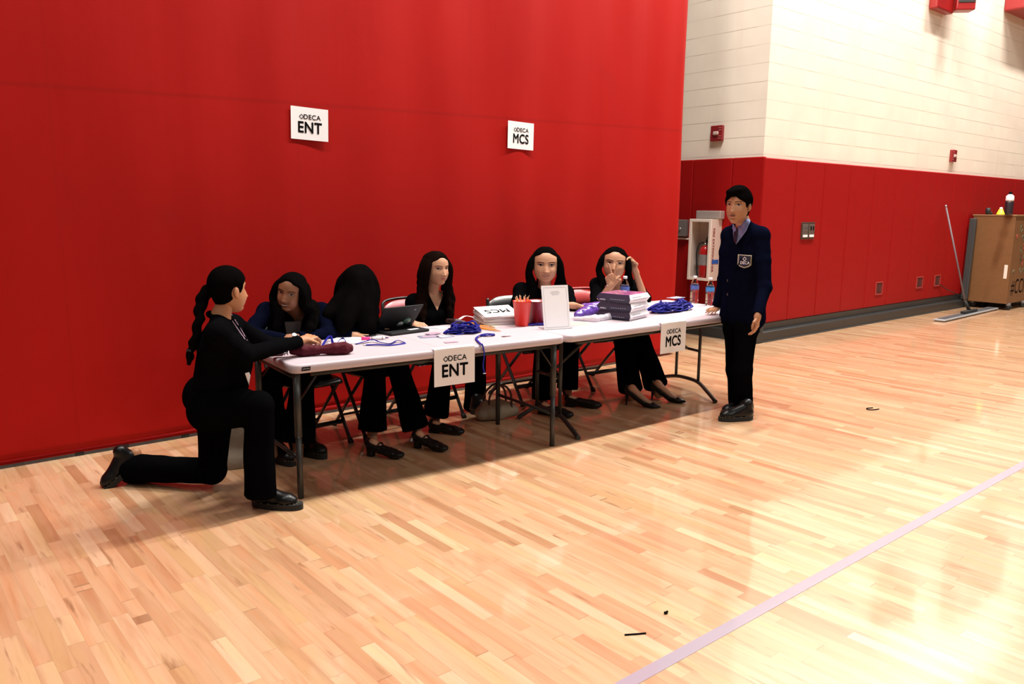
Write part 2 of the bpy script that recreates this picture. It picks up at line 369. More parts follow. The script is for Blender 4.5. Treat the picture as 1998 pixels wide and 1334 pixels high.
class Blob:
    def __init__(s, k=.018): s.p = []; s.k = k
    def add(s, lo, hi, fn, k=None): s.p.append((np.minimum(lo, hi), np.maximum(lo, hi), fn, s.k if k is None else k))
    def cap(s, p0, p1, r0, r1, n=0, k=None):
        a, b = np.array(p0, float), np.array(p1, float); d = b-a; L2 = max(d@d, 1e-9); r = max(r0, r1)
        def f(P):
            q = P-a; t = np.clip(q@d/L2, 0, 1); return np.linalg.norm(q-t[..., None]*d, axis=-1)-(r0+(r1-r0)*t)
        s.add(np.minimum(a, b)-r, np.maximum(a, b)+r, f, k)
    def chain(s, pts, rs, k=None):
        for (a, b), (r, q) in zip(zip(pts, pts[1:]), zip(rs, rs[1:])): s.cap(a, b, r, q, k=k)
    def cone(s, p0, p1, r0, r1, n=0, k=None):
        a, b = np.array(p0, float), np.array(p1, float); d = b-a; L = math.sqrt(d@d); d = d/L; r = max(r0, r1)
        def f(P):
            q = P-a; t = q@d; rad = np.linalg.norm(q-t[..., None]*d, axis=-1); return np.maximum(rad-(r0+(r1-r0)*np.clip(t/L, 0, 1)), np.maximum(-t, t-L))
        s.add(np.minimum(a, b)-r, np.maximum(a, b)+r, f, k)
    def ell(s, c, r, R=None, u=0, v=0, k=None):
        c = np.array(c, float); r = np.array(r, float); M = np.array(R) if R is not None else np.eye(3)
        def f(P):
            q = (P-c)@M; k0 = np.linalg.norm(q/r, axis=-1); k1 = np.linalg.norm(q/(r*r), axis=-1)+1e-9; return k0*(k0-1)/k1
        m = r.max(); s.add(c-m, c+m, f, k)
    def box(s, c, sz, R=None, k=None):
        c = np.array(c, float); hz = np.array(sz, float)/2; M = np.array(R) if R is not None else np.eye(3)
        def f(P):
            q = np.abs((P-c)@M)-hz; return np.linalg.norm(np.maximum(q, 0), axis=-1)+np.minimum(q.max(-1), 0)
        m = np.linalg.norm(hz); s.add(c-m, c+m, f, k)
    def done(s, name, m, parent=None, vox=.006, it=0, extra=None, noise_amp=0, noise_sc=9, **kw):
        lo = np.min([p[0] for p in s.p], 0)-3*vox; hi = np.max([p[1] for p in s.p], 0)+3*vox
        n = np.ceil((hi-lo)/vox).astype(int)+1; Fd = np.full(n, .05, np.float32)
        ax = [lo[i]+np.arange(n[i])*vox for i in range(3)]
        for a, b, fn, k in s.p:
            mg = max(k, vox)*1.05+vox; i0 = np.maximum(((a-mg-lo)/vox).astype(int), 0); i1 = np.minimum(((b+mg-lo)/vox).astype(int)+2, n)
            sl = tuple(slice(i0[i], i1[i]) for i in range(3))
            G = np.stack(np.meshgrid(*[ax[i][i0[i]:i1[i]] for i in range(3)], indexing='ij'), -1)
            d = fn(G); o = Fd[sl]; hk = np.maximum(k-np.abs(d-o), 0)/k if k > 0 else 0
            Fd[sl] = np.minimum(d, o)-hk*hk*k*.25
        V, Q = surface_nets(Fd, lo, vox)
        me = bpy.data.meshes.new(name); me.vertices.add(len(V)); me.vertices.foreach_set('co', V.astype(np.float32).ravel())
        me.loops.add(Q.size); me.loops.foreach_set('vertex_index', Q.astype(np.int32).ravel())
        me.polygons.add(len(Q)); me.polygons.foreach_set('loop_start', np.arange(0, Q.size, 4, dtype=np.int32)); me.update(calc_edges=True)
        if noise_amp:
            N = np.empty(len(V)*3, np.float32); me.vertices.foreach_get('normal', N); N = N.reshape(-1, 3)
            a = np.array([noise.noise(Vector((p[0]*noise_sc, p[1]*noise_sc, p[2]*noise_sc*.6))) for p in V]); me.vertices.foreach_set('co', (V+N*(a*noise_amp)[:, None]).astype(np.float32).ravel()); me.update()
        if extra:
            b = bmesh.new(); b.from_mesh(me)
            for e in extra: b.from_mesh(e)
            b.to_mesh(me); b.free()
        me.polygons.foreach_set('use_smooth', [True]*len(me.polygons))
        return link(name, me, m, parent)
# ================================================================== SETTING
bm = new(); box(bm, (8, 3, -.05), (40, 26, .1)); link_floor = obj('floor', bm, floor_material(), kind='structure')
# painted boundary line, a couple of tenths of a millimetre proud of the boards
bm = new(); box(bm, (5.6, 1.575, .0006), (9.2, .052, .0012), RZ(-.001)); obj('trim_1', bm, mat('line_lilac', (.33, .27, .345), .4, coat=.6, var=.04), kind='structure')
YW = 5.25; XR = 8.15
mbx = block_material('x'); mby = block_material('y')
bm = new(); box(bm, (XR+.05+7.5, YW+.05+.15, 4.5), (15, .3, 9)); obj('wall_right', bm, mbx, kind='structure')
bm = new(); box(bm, (XR+.05+.15, YW+.35+3.2, 4.5), (.3, 6.4, 9)); obj('wall_back', bm, mby, kind='structure')
# rubber base, two steps
def base(name, p0, p1, nrm, x_is=True):
    d = (Vector(p1)-Vector(p0)); L = d.length; n = Vector(nrm)
    R = basis(n, (0, 0, 1)); o = Vector(p0)
    if R.col[2].dot(d) < 0: o = Vector(p1)
    poly = [(-.06, .001), (.085, .001), (.085, .006), (.065, .012), (.065, .115), (.055, .125), (-.002, .130), (-.002, .212), (-.06, .212)]
    bm = new(); prism(bm, poly, R, L, o); obj(name, bm, M_BLK, kind='structure')
base('baseboard_right', (XR-.085, YW, 0), (22, YW, 0), (0, -1, 0))
base('baseboard_back', (XR, YW-.085, 0), (XR, 11.4, 0), (-1, 0, 0))
# wall pads
padg = 'red wall pads along the long block wall'
def pad(p0, p1, nrm, z0=.215, z1=2.15, label='', group=None):
    p0, p1 = Vector(p0), Vector(p1); d = (p1-p0); L = d.length; c = (p0+p1)/2; n = Vector(nrm)
    t = .05; R = basis(d, n)
    bm = new(); box(bm, (c.x-n.x*t/2, c.y-n.y*t/2, (z0+z1)/2), (L-.004, t, z1-z0), R, bev=.014, seg=3)
    o = obj('wall_pad', bm, M_PAD); tag(o, label, 'wall pad', group); return o
def socket(c, nrm, w=.2, h=.17, parent=None):
    """small framed opening in a pad with an outlet inside"""
    n = Vector(nrm); c = Vector(c); s = n.cross(Vector((0, 0, 1))).normalized(); R = basis(s, (0, 0, 1))
    bm = new()
    for a, b, ww, hh in ((0, h/2, w, .012), (0, -h/2, w, .012), (-w/2, 0, .012, h), (w/2, 0, .012, h)):
        box(bm, c+s*a+Vector((0, 0, b))+n*.004, (ww, hh, .012), R)
    fr = obj('socket_frame', bm, mat('frame_salmon', (.34, .03, .022), .6), parent)
    bm = new(); box(bm, c+n*.0015, (w-.01, h-.01, .003), R); obj('socket_recess', bm, mat('recess_dark', (.10, .004, .004), .7), fr)
    bm = new(); box(bm, c+n*.005, (w*.3, h*.6, .005), R, bev=.003); obj('socket_plate', bm, mat('plate_brown', (.045, .004, .003), .6), fr)
xs = [XR-.0, 8.848, 9.505] + [10.16+.657*i for i in range(12)]
for i, (a, b) in enumerate(zip(xs, xs[1:])):
    lab, gr = 'plain tall red vinyl pad on the long block wall behind the boy', padg
    if i == 0: lab, gr = 'tall red vinyl pad at the outside corner of the block wall', None
    if i == 1: lab, gr = 'tall red vinyl pad carrying the steel double outlet plate', None
    if i == 4: lab, gr = 'tall red vinyl pad with a small square opening, nearest such opening to the boy', None
    if i == 6: lab, gr = 'tall red vinyl pad with the middle one of three small openings', None
    if i == 7: lab, gr = 'tall red vinyl pad with small opening and cord just left of the broom handle', None
    p = pad((a, YW, 0), (b, YW, 0), (0, -1, 0), label=lab, group=gr)
    if i == 4: socket((11.22, YW, .475), (0, -1, 0), parent=p)
    if i == 6: socket((12.53, YW, .49), (0, -1, 0), .21, .165, parent=p)
    if i == 7:
        socket((13.17, YW, .487), (0, -1, 0), .2, .165, parent=p)
        bm = new(); tube(bm, smoothpath([(13.26, YW-.012, .42), (13.5, YW-.03, .33), (13.85, YW-.05, .24), (14.2, YW-.09, .14), (14.3, YW-.12, .01)]), .006, 6); obj('cord', bm, M_RUB, p)
ys = [YW+.0, 5.68, 6.25, 6.9, 7.5, 8.1]
for i, (a, b) in enumerate(zip(ys, ys[1:])):
    lab = ['tall red pad on the short return wall right beside the outside corner', 'tall red pad on the short return wall behind the extinguisher cabinet', 'tall red pad on the return wall next to the edge of the curtain', 'red pad on the return wall hidden behind the curtain', 'red pad deepest on the return wall behind the curtain'][i]
    if i > 2: continue
    pad((XR, a, 0), (XR, b, 0), (-1, 0, 0), label=lab, z1=2.16)
# steel double outlet plate on the pads
c = at(1576, 450, YW-.004); t = thing('outlet_plate', c, 'square steel outlet plate with two switches on red pad behind the boy', 'outlet')
R = basis((1, 0, 0), (0, 0, 1))
bm = new(); box(bm, c, (.31, .21, .012), R, bev=.006); obj('plate', bm, mat('plate_dark', (.10, .06, .05), .35, metal=.6), t)
for s in (-1, 1):
    bm = new(); box(bm, c+Vector((s*.075, -.009, .0)), (.125, .165, .01), R, bev=.003); f = obj('cover', bm, mat('plate_steel', (.34, .27, .24), .3, metal=.8), t)
    for k in (-1, 1):
        bm = new(); box(bm, c+Vector((s*.075+k*.028, -.017, .03)), (.014, .05, .012), R, bev=.003); obj('toggle', bm, M_CHROME if s < 0 else M_INK, f)
    bm = new(); box(bm, c+Vector((s*.075, -.0155, -.063)), (.1, .028, .004), R); obj('label_strip', bm, M_WHITE, f)
# ------------------------------------------------------------------ curtain
bm = new(); NX, NZ = 260, 90; X0, X1, Z0, Z1 = -2.2, 6.80, .022, 6.6; V = []
for j in range(NZ+1):
    row = []; z = Z0+(Z1-Z0)*j/NZ
    for i in range(NX+1):
        x = X0+(X1-X0)*i/NX; k = (.35+.65*min(1, z/3.5))*(.4+.6*max(0, min(1, (x-1)/4)))
        y = .012*k*noise.noise(Vector((x*3.1, z*.28, 1.7)))+.008*k*math.sin(x*9.5+1.3*noise.noise(Vector((x, z*.4, 0)))*3) + .02*noise.noise(Vector((x*.6, z*.5, 4)))
        if x > 6.7: y += (x-6.7)**2*3.0
        row.append(bm.verts.new((x, 5.352+y, z)))
    V.append(row)
for j in range(NZ):
    for i in range(NX): bm.faces.new((V[j][i], V[j][i+1], V[j+1][i+1], V[j+1][i])).smooth = True
cur = obj('gym_curtain', bm, curtain_material(), smooth=True)
md = cur.modifiers.new('t', 'SOLIDIFY'); md.thickness = .006
tag(cur, 'huge red vinyl divider curtain hanging behind the tables', 'curtain')
bm = new(); tube(bm, [(X0, 5.352, .036), (6.78, 5.352, .036)], .017, 10); obj('bottom_hem', bm, mat('hem_red', (.20, .005, .005), .8, spec=.05), cur)
for x in (.98, 1.24, 1.62, 1.75, 3.06, 4.1, 4.8):
    bm = new(); box(bm, (x, 5.345, .022), (.05, .012, .04), bev=.003); obj('hem_tab', bm, M_RUB, cur)
# pale strip added for the lit line of floor seen behind the curtain
bm = new(); box(bm, (1.9, 5.47, .0015), (9.6, .07, .003)); obj('lit_floor_strip', bm, mat('strip_grey', (.34, .30, .27), .5), kind='structure')
# ------------------------------------------------------------------ signs
def logo(size, o, R, m, parent):
    bm = new(); pts = []
    for k in range(4):
        a = PI/2*k+PI/4*0
        for d in (-.42, 0, .42): pts.append((math.cos(a+d)*size*.5*(1 if d == 0 else .80), math.sin(a+d)*size*.5*(1 if d == 0 else .80), 0))
    n = len(pts); q = [Vector(p) for p in pts]; inn = [p*.66 for p in q]
    for i in range(n):
        j = (i+1) % n
        vs = [bm.verts.new(Vector(o)+R @ (p+Vector((0, 0, .0008)))) for p in (q[i], q[j], inn[j], inn[i])]
        bm.faces.new(vs)
    ob = obj('emblem', bm, m, parent); return ob
def paper_curved(c, R, wd, ht, bend=0, fold=None, sub=10, roll=0):
    """sheet with slight curl; fold=(height, direction) bends its upper strip back over a table edge"""
    bm = new(); rows = []
    for j in range(sub+1):
        v = j/sub; r = []
        for i in range(sub+1):
            u = i/sub; x = (u-.5)*wd; y = (v-.5)*ht; z = bend*((u-.5)**2*4-.3)*(1-v*.5)+roll*(1-v)**2
            if fold and y > ht/2-fold:
                e = y-(ht/2-fold); a = min(e/.012, PI/2); 
                y2 = (ht/2-fold)+.008*math.sin(a); z2 = -.008*(1-math.cos(a))-(max(0, e-.0126)); y = y2; z = z*0+z2+.003*0
            r.append(bm.verts.new(Vector(c)+R @ Vector((x, y, z))))
        rows.append(r)
    for j in range(sub):
        for i in range(sub): bm.faces.new((rows[j][i], rows[j][i+1], rows[j+1][i+1], rows[j+1][i])).smooth = True
    return bm
def sign(c, R, word, label, s=1.0, bend=.0, fold=None, group=None, sub=10, shift=0, yoff=0):
    t = thing('paper_sign', Vector(c), label, 'sign')
    wd, ht = .283*s, .222*s
    if fold: ht += fold
    bm = paper_curved(Vector(c)+R @ Vector((0, (fold or 0)/2, 0)), R, wd, ht, bend, fold, 24 if fold else 10)
    for f_ in bm.faces: f_.smooth = False
    p = obj('sheet', bm, M_WHITE, t); sd = p.modifiers.new('t', 'SOLIDIFY'); sd.thickness = .0006
    z = .0014
    text('DECA', .046*s, Vector(c)+R @ Vector((.018*s, (.045+yoff)*s, z)), R, M_INK, t, .012, sx=1.05)
    logo(.036*s, Vector(c)+R @ Vector((-.062*s, (.045+yoff)*s, z)), R, M_INK, t)
    text(word, .106*s, Vector(c)+R @ Vector((0, (-.030+yoff)*s, z)), R, M_INK, t, .026, sx=.90 if word == 'ENT' else .82)
    return t
rot = Matrix.Rotation(math.radians(-1.5), 3, 'Z')
Rw = basis((1, 0, 0), (0, 0, 1))
def on_curtain(x, z):
    tr = BVHTree.FromPolygons([v.co for v in cur.data.vertices], [tuple(q.vertices) for q in cur.data.polygons]); return (x, min(tr.ray_cast(Vector((x+a, 3, z+b)), Vector((0, 1, 0)))[0].y for a in (-.14, -.07, 0, .07, .14) for b in (-.11, 0, .11))-.012, z)
sign(on_curtain(2.586, 2.117), Rw @ rot, 'ENT', 'white paper sign reading ENT taped high on the red curtain', bend=.004)
sign(on_curtain(4.548, 2.163), Rw @ Matrix.Rotation(math.radians(-1.2), 3, 'Z'), 'MCS', 'white paper sign reading MCS taped high on the red curtain', 1.03, bend=.003)
# ------------------------------------------------------------------ fire alarm strobes
def strobe(c, n, label, face=1):
    c = Vector(c); n = Vector(n); s = n.cross(Vector((0, 0, 1))).normalized(); R = basis(s, (0, 0, 1)); t = thing('fire_alarm', c, label, 'fire alarm')
    bm = new(); box(bm, c+n*.02, (.17, .185, .05), R, bev=.01); obj('housing', bm, M_ALARM, t)
    bm = new(); box(bm, c+n*.05, (.075, .045, .03), R, bev=.012); obj('strobe_lens', bm, mat('lens', (.55, .42, .38), .15, coat=.5), t)
    for k in (-.06, -.035, .035, .06):
        bm = new(); box(bm, c+n*.047+Vector((0, 0, k))-s*.055*face, (.035, .007, .006), R); obj('sounder_slot', bm, mat('slot_pink', (.55, .2, .17), .4), t)
strobe((XR+.05, 5.94, 2.46), (-1, 0, 0), 'dark red fire alarm strobe on the short return wall left of the corner')
strobe((13.38, YW+.05, 2.42), (0, -1, 0), 'small dark red fire alarm strobe on the long pale block wall', -1)
# ------------------------------------------------------------------ wall units near the top right
def wallbox(name, x0, x1, z0, z1, dep, label, cat, kind):
    c = Vector(((x0+x1)/2, YW+.049-dep/2, (z0+z1)/2)); t = thing(name, c, label, cat)
    R = basis((1, 0, 0), (0, 0, 1))
    bm = new(); box(bm, c, (x1-x0, z1-z0, dep), R, bev=.03, seg=3); obj('housing', bm, mat('unit_red', (.25, .005, .005), .4, coat=.2), t)
    f = c+Vector((0, -dep/2-.004, 0))
    if kind == 'clock':
        bm = new(); box(bm, f, ((x1-x0)*.78, (z1-z0)*.8, .012), R, bev=.01); s = obj('display_panel', bm, mat('panel_dark', (.03, .028, .028), .3), t)
        bm = new(); box(bm, f+Vector((0, -.008, 0)), ((x1-x0)*.62, (z1-z0)*.6, .008), R, bev=.01); obj('display_grille', bm, M_INK, s)
        bm = new(); box(bm, c+Vector((-(x1-x0)*.32, -dep*.45+.12, -(z1-z0)/2-.01)), (.12, .10, dep*.3), R, bev=.03, seg=3); obj('bracket_foot', bm, mat('unit_red', (0, 0, 0)), t)
    else:
        bm = new(); wd = x1-x0; ht = z1-z0
        for a, b, ww, hh in ((0, ht*.46, wd*.95, .03), (0, -ht*.43, wd*.95, .03), (-wd*.47, .01, .03, ht*.9), (wd*.47, .01, .03, ht*.9)): box(bm, f+Vector((a, -.002, b)), (ww, hh, .01), R)
        obj('white_border', bm, M_WHITE, t)
        text('M', .28, f+Vector((-wd*.36, -.006, .05)), R, M_WHITE, t, .03)
c = Vector((12.345, 5.24, 4.75)); t = thing('shot_clock', c, 'red wall unit with dark screen at the top of the photo', 'shot clock')
MUR = mat('unit_red', (.25, .005, .005), .4, coat=.2)
bm = new(); box(bm, (12.345, 5.235, 4.76), (.55, .125, .76), bev=.025, seg=3); obj('housing', bm, MUR, t)
p1 = Vector((12.56, 5.12, 4.42)); dr = _n((1, -1, 0)); nr_ = _n((-1, -1, 0)); Rk = basis(dr, (0, 0, 1)); L_ = .27
bm = new(); box(bm, p1+dr*L_/2-nr_*.10+Vector((0, 0, .34)), (L_, .68, .20), Rk, bev=.02, seg=3); hd_ = obj('display_head', bm, MUR, t)
bm = new(); box(bm, p1+dr*L_*.52+nr_*.004+Vector((0, 0, .38)), (L_*.84, .56, .012), Rk, bev=.008); sc_ = obj('display_panel', bm, mat('panel_dark', (.035, .033, .033), .4), hd_)
bm = new(); box(bm, p1+dr*L_*.5+nr_*.012+Vector((0, 0, .36)), (L_*.6, .40, .008), Rk, bev=.006); obj('display_grille', bm, M_INK, sc_)
wallbox('scoreboard', 14.81, 17.2, 4.78, 5.9, .32, 'red scoreboard with white border cut off by the top right corner', 'scoreboard', 'score')
# ------------------------------------------------------------------ extinguisher cabinet on the return wall
t = thing('extinguisher_cabinet', (XR, 6.06, 1.08), 'open white fire extinguisher cabinet on red pad behind the water bottles', 'cabinet')
X = XR-.20; y0, y1, z0, z1 = 5.78, 6.10, .70, 1.44; MC = mat('cabinet_cream', (.62, .52, .46), .45, var=.06)
bm = new()
box(bm, (XR-.1, y0+.006, (z0+z1)/2), (.2, .012, z1-z0)); box(bm, (XR-.1, y1-.006, (z0+z1)/2), (.2, .012, z1-z0))
box(bm, (XR-.1, (y0+y1)/2, z0+.006), (.2, y1-y0-.024, .012)); box(bm, (XR-.1, (y0+y1)/2, z1-.006), (.2, y1-y0-.024, .012)); box(bm, (XR-.006, (y0+y1)/2, (z0+z1)/2), (.012, y1-y0-.024, z1-z0-.024))
obj('shell', bm, MC, t)
bm = new()
for yy, zz, sy, sz in ((y0+.017, (z0+z1)/2, .034, z1-z0), (y1-.017, (z0+z1)/2, .034, z1-z0), ((y0+y1)/2, z0+.017, y1-y0-.068, .034), ((y0+y1)/2, z1-.017, y1-y0-.068, .034)): box(bm, (X-.008, yy, zz), (.016, sy, sz), bev=.003)
obj('front_frame', bm, mat('cabinet_frame', (.78, .68, .62), .4), t)
R = basis((0, 0, -1), (1, 0, 0))
text('FIRE EXTINGUISHER', .056, Vector((X+.045, y0-.0012, (z0+z1)/2)), basis((0, 0, -1), (1, 0, 0)), mat('label_red', (.22, .02, .035), .5), t, .02)
bm = new(); box(bm, (X+.10, y0-.002, .93), (.13, .003, .05)); obj('blue_tape', bm, mat('tape_blue', (.02, .10, .42), .6), t)
bm = new(); box(bm, (XR-.04, 5.93, z1+.05), (.09, .36, .1), bev=.01); obj('top_block', bm, mat('block_grey', (.30, .24, .22), .6), t)
e = thing('fire_extinguisher', (XR-.10, 5.93, z0+.012), 'red fire extinguisher with silver label standing inside the open wall cabinet', 'fire extinguisher')
bx, by, bz = XR-.105, 5.93, z0+.0125
bm = new(); lathe(bm, [(.02, 0), (.066, .003), (.07, .02), (.07, .33), (.06, .375), (.035, .40), (.02, .405)], (bx, by, bz)); obj('cylinder', bm, mat('ext_red', (.42, .008, .008), .25, coat=.6), e)
bm = new(); lathe(bm, [(.0712, .17), (.0716, .18), (.0716, .29), (.0712, .30)], (bx, by, bz), close=False); obj('label_band', bm, mat('ext_label', (.40, .38, .40), .3, metal=.5, var=.4, vscale=60), e)
bm = new(); cone(bm, (bx, by, bz+.40), (bx, by, bz+.44), .022, .020); obj('valve', bm, M_CHROME, e)
bm = new(); tube(bm, smoothpath([(bx, by-.02, bz+.44), (bx-.02, by-.06, bz+.47), (bx-.03, by-.10, bz+.455)]), .010, 8); tube(bm, smoothpath([(bx, by-.01, bz+.455), (bx-.02, by-.05, bz+.51), (bx-.03, by-.095, bz+.50)]), .009, 8); obj('lever', bm, M_RUB, e)
bm = new(); tube(bm, smoothpath([(bx, by+.015, bz+.44), (bx-.03, by+.06, bz+.43), (bx-.05, by+.085, bz+.33), (bx-.04, by+.082, bz+.15), (bx-.03, by+.078, bz+.04)]), .010, 8); obj('hose', bm, M_RUB, e)
# small grey control box beside it
c = Vector((XR-.03, 6.36, 1.32)); t = thing('control_box', c, 'small grey metal box on the return wall left of the extinguisher cabinet', 'control box')
bm = new(); box(bm, c, (.06, .17, .21), bev=.008); obj('housing', bm, mat('ctrl_grey', (.22, .19, .19), .4, metal=.4), t)
bm = new(); lathe(bm, [(.004, 0), (.014, .002), (.014, .014), (.004, .016)], c+Vector((-.03, 0, -.01)), R=frame_z((-1, 0, 0))); obj('key_lock', bm, M_CHROME, t)
bm = new(); box(bm, (XR-.012, 6.36, 1.188), (.02, .2, .02)); obj('trim_lip', bm, mat('cabinet_frame', (0, 0, 0)), t)
# ------------------------------------------------------------------ plywood cart
A = Vector((14.22, 4.56, .1)); W = 2.4; D = .66; z0, z1 = .105, 1.50
MPLY = mat('plywood', (.16, .068, .020), .55, var=.16, vscale=3, stretch=(1, 4, 9), bump=.05)
t = thing('plywood_cart', (A.x, A.y, 0), 'tall plywood cart on casters with drawn marks, at the right wall', 'cart')
bm = new(); box(bm, (A.x+W/2, A.y+D/2, (z0+z1)/2), (W, D-.04, z1-z0), bev=.008); obj('body', bm, MPLY, t)
bm = new(); box(bm, (A.x+W/2, A.y+D/2, z1+.012), (W+.02, D-.02, .024), bev=.004); obj('lid', bm, mat('ply_edge', (.22, .11, .045), .55, var=.15), t)
for xx in (A.x+.12, A.x+.75, A.x+1.6):
    for yy in (A.y+.02, A.y+D-.1):
        bm = new(); lathe(bm, [(.012, -.02), (.045, -.018), (.048, 0), (.045, .018), (.012, .02)], (xx, yy, .0485), R=frame_z((1, .3, 0)))
        f = obj('caster', bm, M_RUB, t)
        bm = new(); box(bm, (xx, yy, .09), (.055, .05, .04), bev=.004); obj('caster_fork', bm, M_STEEL, f)
bm = new(); box(bm, (A.x+.003, A.y+.08, .62), (.012, .05, .22), bev=.004); obj('hinge', bm, mat('hinge_pale', (.72, .62, .55), .5), t)
R = basis((1, 0, 0), (0, 0, 1)); fy = A.y+.019
text('#CCMB', .34, (A.x+.57, fy, .36), R, M_INK, t, .0, sx=.75, name='marker_lettering')
cols = [mat('mk_red', (.35, .03, .02), .6), mat('mk_green', (.05, .10, .05), .6), mat('mk_black', (.02, .02, .02), .6), mat('mk_brown', (.25, .13, .04), .6), mat('mk_teal', (.08, .13, .10), .6)]
rg = random.Random(3)
for k in range(46):
    x, z = A.x+.12+rg.random()*1.6, .55+rg.random()*.85; s = .022+rg.random()*.026; bm = new()
    pts = []; a0 = rg.random()*6; sp = 3.4+rg.random()*2.4
    for i in range(9): a = a0+sp*i/8; rr = s*(.7+.5*rg.random()); pts.append((x+math.cos(a)*rr, fy, z+math.sin(a)*rr*1.2))
    tube(bm, pts, .0045, 5); obj('drawn_mark', bm, cols[k % 5], t)
# black mat between cart and wall
bm = new(); box(bm, (14.13, 5.17, .80), (.05, .10, 1.32), Matrix.Rotation(math.radians(1.5), 3, 'Y'), bev=.01)
o = obj('floor_mat', bm, mat('mat_dark', (.03, .032, .032), .6)); tag(o, 'thin black mat stood on edge between plywood cart and red pads', 'mat')
# items on the cart
zt = z1+.0245
def ctop(px, py): return at(px, py, A.y+.12)
c = ctop(1966, 428); c = Vector((c.x, c.y, zt)); t = thing('sports_bottle', c, 'black sports bottle with white cap on top of the plywood cart', 'bottle')
bm = new(); lathe(bm, [(.03, 0), (.058, .004), (.060, .02), (.060, .19), (.056, .215)], c); obj('body', bm, mat('bottle_dark', (.018, .010, .016), .4), t)
bm = new(); lathe(bm, [(.057, .2155), (.060, .235), (.055, .29), (.03, .315), (.018, .32)], c); obj('cap', bm, mat('cap_white', (.8, .74, .76), .4), t)
bm = new(); lathe(bm, [(.02, .3205), (.026, .33), (.024, .352), (.012, .36)], c); obj('spout', bm, M_INK, t)
c = ctop(1951, 428); c = Vector((c.x, c.y, zt)); t = thing('cone_marker', c, 'small yellow cone with white tip beside the bottle on the cart', 'cone')
bm = new(); lathe(bm, [(.062, 0), (.058, .01), (.026, .085)], c); obj('cone', bm, mat('cone_yellow', (.75, .62, .02), .5), t)
bm = new(); lathe(bm, [(.026, .0855), (.022, .105), (.008, .115)], c); obj('tip', bm, M_WHITE, t)
c = ctop(1926, 428); c = Vector((c.x, c.y, zt)); t = thing('tape_roll', c, 'small black roll of tape lying on the left of the cart top', 'tape')
bm = new(); lathe(bm, [(.03, -.025), (.05, -.025), (.05, .025), (.03, .025), (.03, -.025)], c+Vector((0, 0, .0505)), R=frame_z((.6, -1, 0)), close=False); obj('roll', bm, M_RUB, t)
bm = new(); box(bm, c+Vector((.09, 0, .02)), (.07, .05, .04), bev=.01); obj('tab', bm, M_RUB, t)
# ------------------------------------------------------------------ dust mop
p0 = tz(1832, 625, .02); p1 = tz(1938, 601, .02); d = (p1-p0); L = d.length; u = d.normalized(); n = Vector((-u.y, u.x, 0))
mid = p0+u*(L*.52); t = thing('push_broom', mid, 'wide grey push broom leaning on the red pads beside the cart', 'broom')
R = Matrix((u, n, Vector((0, 0, 1)))).transposed()
bm = new(); box(bm, (p0+p1)/2+Vector((0, 0, .004)), (L, .16, .022), R, bev=.006); h = obj('head', bm, mat('mop_grey', (.42, .44, .47), .35, metal=.4), t)
bm = new(); box(bm, (p0+p1)/2+Vector((0, 0, .017)), (L*.94, .11, .004), R); obj('channel', bm, mat('mop_dark', (.05, .05, .055), .5), h)
bm = new(); box(bm, (p0+p1)/2+Vector((0, 0, -.012)), (L*.98, .13, .012), R); obj('pad_strip', bm, M_RUB, h)
bm = new(); box(bm, mid+Vector((0, 0, .04)), (.55, .07, .04), R, bev=.01); cone(bm, mid+Vector((0, 0, .05)), mid+Vector((-.07, .05, .2)), .028, .02); obj('socket', bm, M_RUB, t)
top = at(1846, 404, 5.20)
bm = new(); cone(bm, mid+Vector((-.06, .045, .17)), top, .0125, .0125); obj('handle', bm, mat('handle_grey', (.12, .09, .10), .6), t)
bm = new(); lathe(bm, [(.004, -.01), (.014, -.008), (.015, .03), (.004, .035)], top, R=frame_z(top-mid)); obj('grip_cap', bm, M_STEEL, t)
# floor crumbs
def crumb(px, py, pts, r, label, name, cat):
    c = tz(px, py, 0); bm = new(); tube(bm, smoothpath([c+Vector((*p, r)) for p in pts]), r, 6)
    o = obj(name, bm, M_INK if name != 'straw_wrapper' else mat('wrap_grey', (.12, .09, .09), .6)); tag(o, label, cat)
crumb(1697, 798, [(.05, .0), (-.01, .02), (-.04, -.01), (.0, -.04), (.05, -.05)], .004, 'tiny dark bent hair tie lying on the open floor to the right', 'hair_tie', 'hair tie')
crumb(1300, 1197, [(-.008, .004), (0, 0), (.009, .003)], .005, 'tiny black crumb on the floor near the bottom centre', 'crumb', 'debris')
crumb(1240, 1238, [(-.035, .022), (0, 0), (.035, -.02)], .003, 'thin dark sliver on the floor beside the lilac line', 'sliver', 'debris')
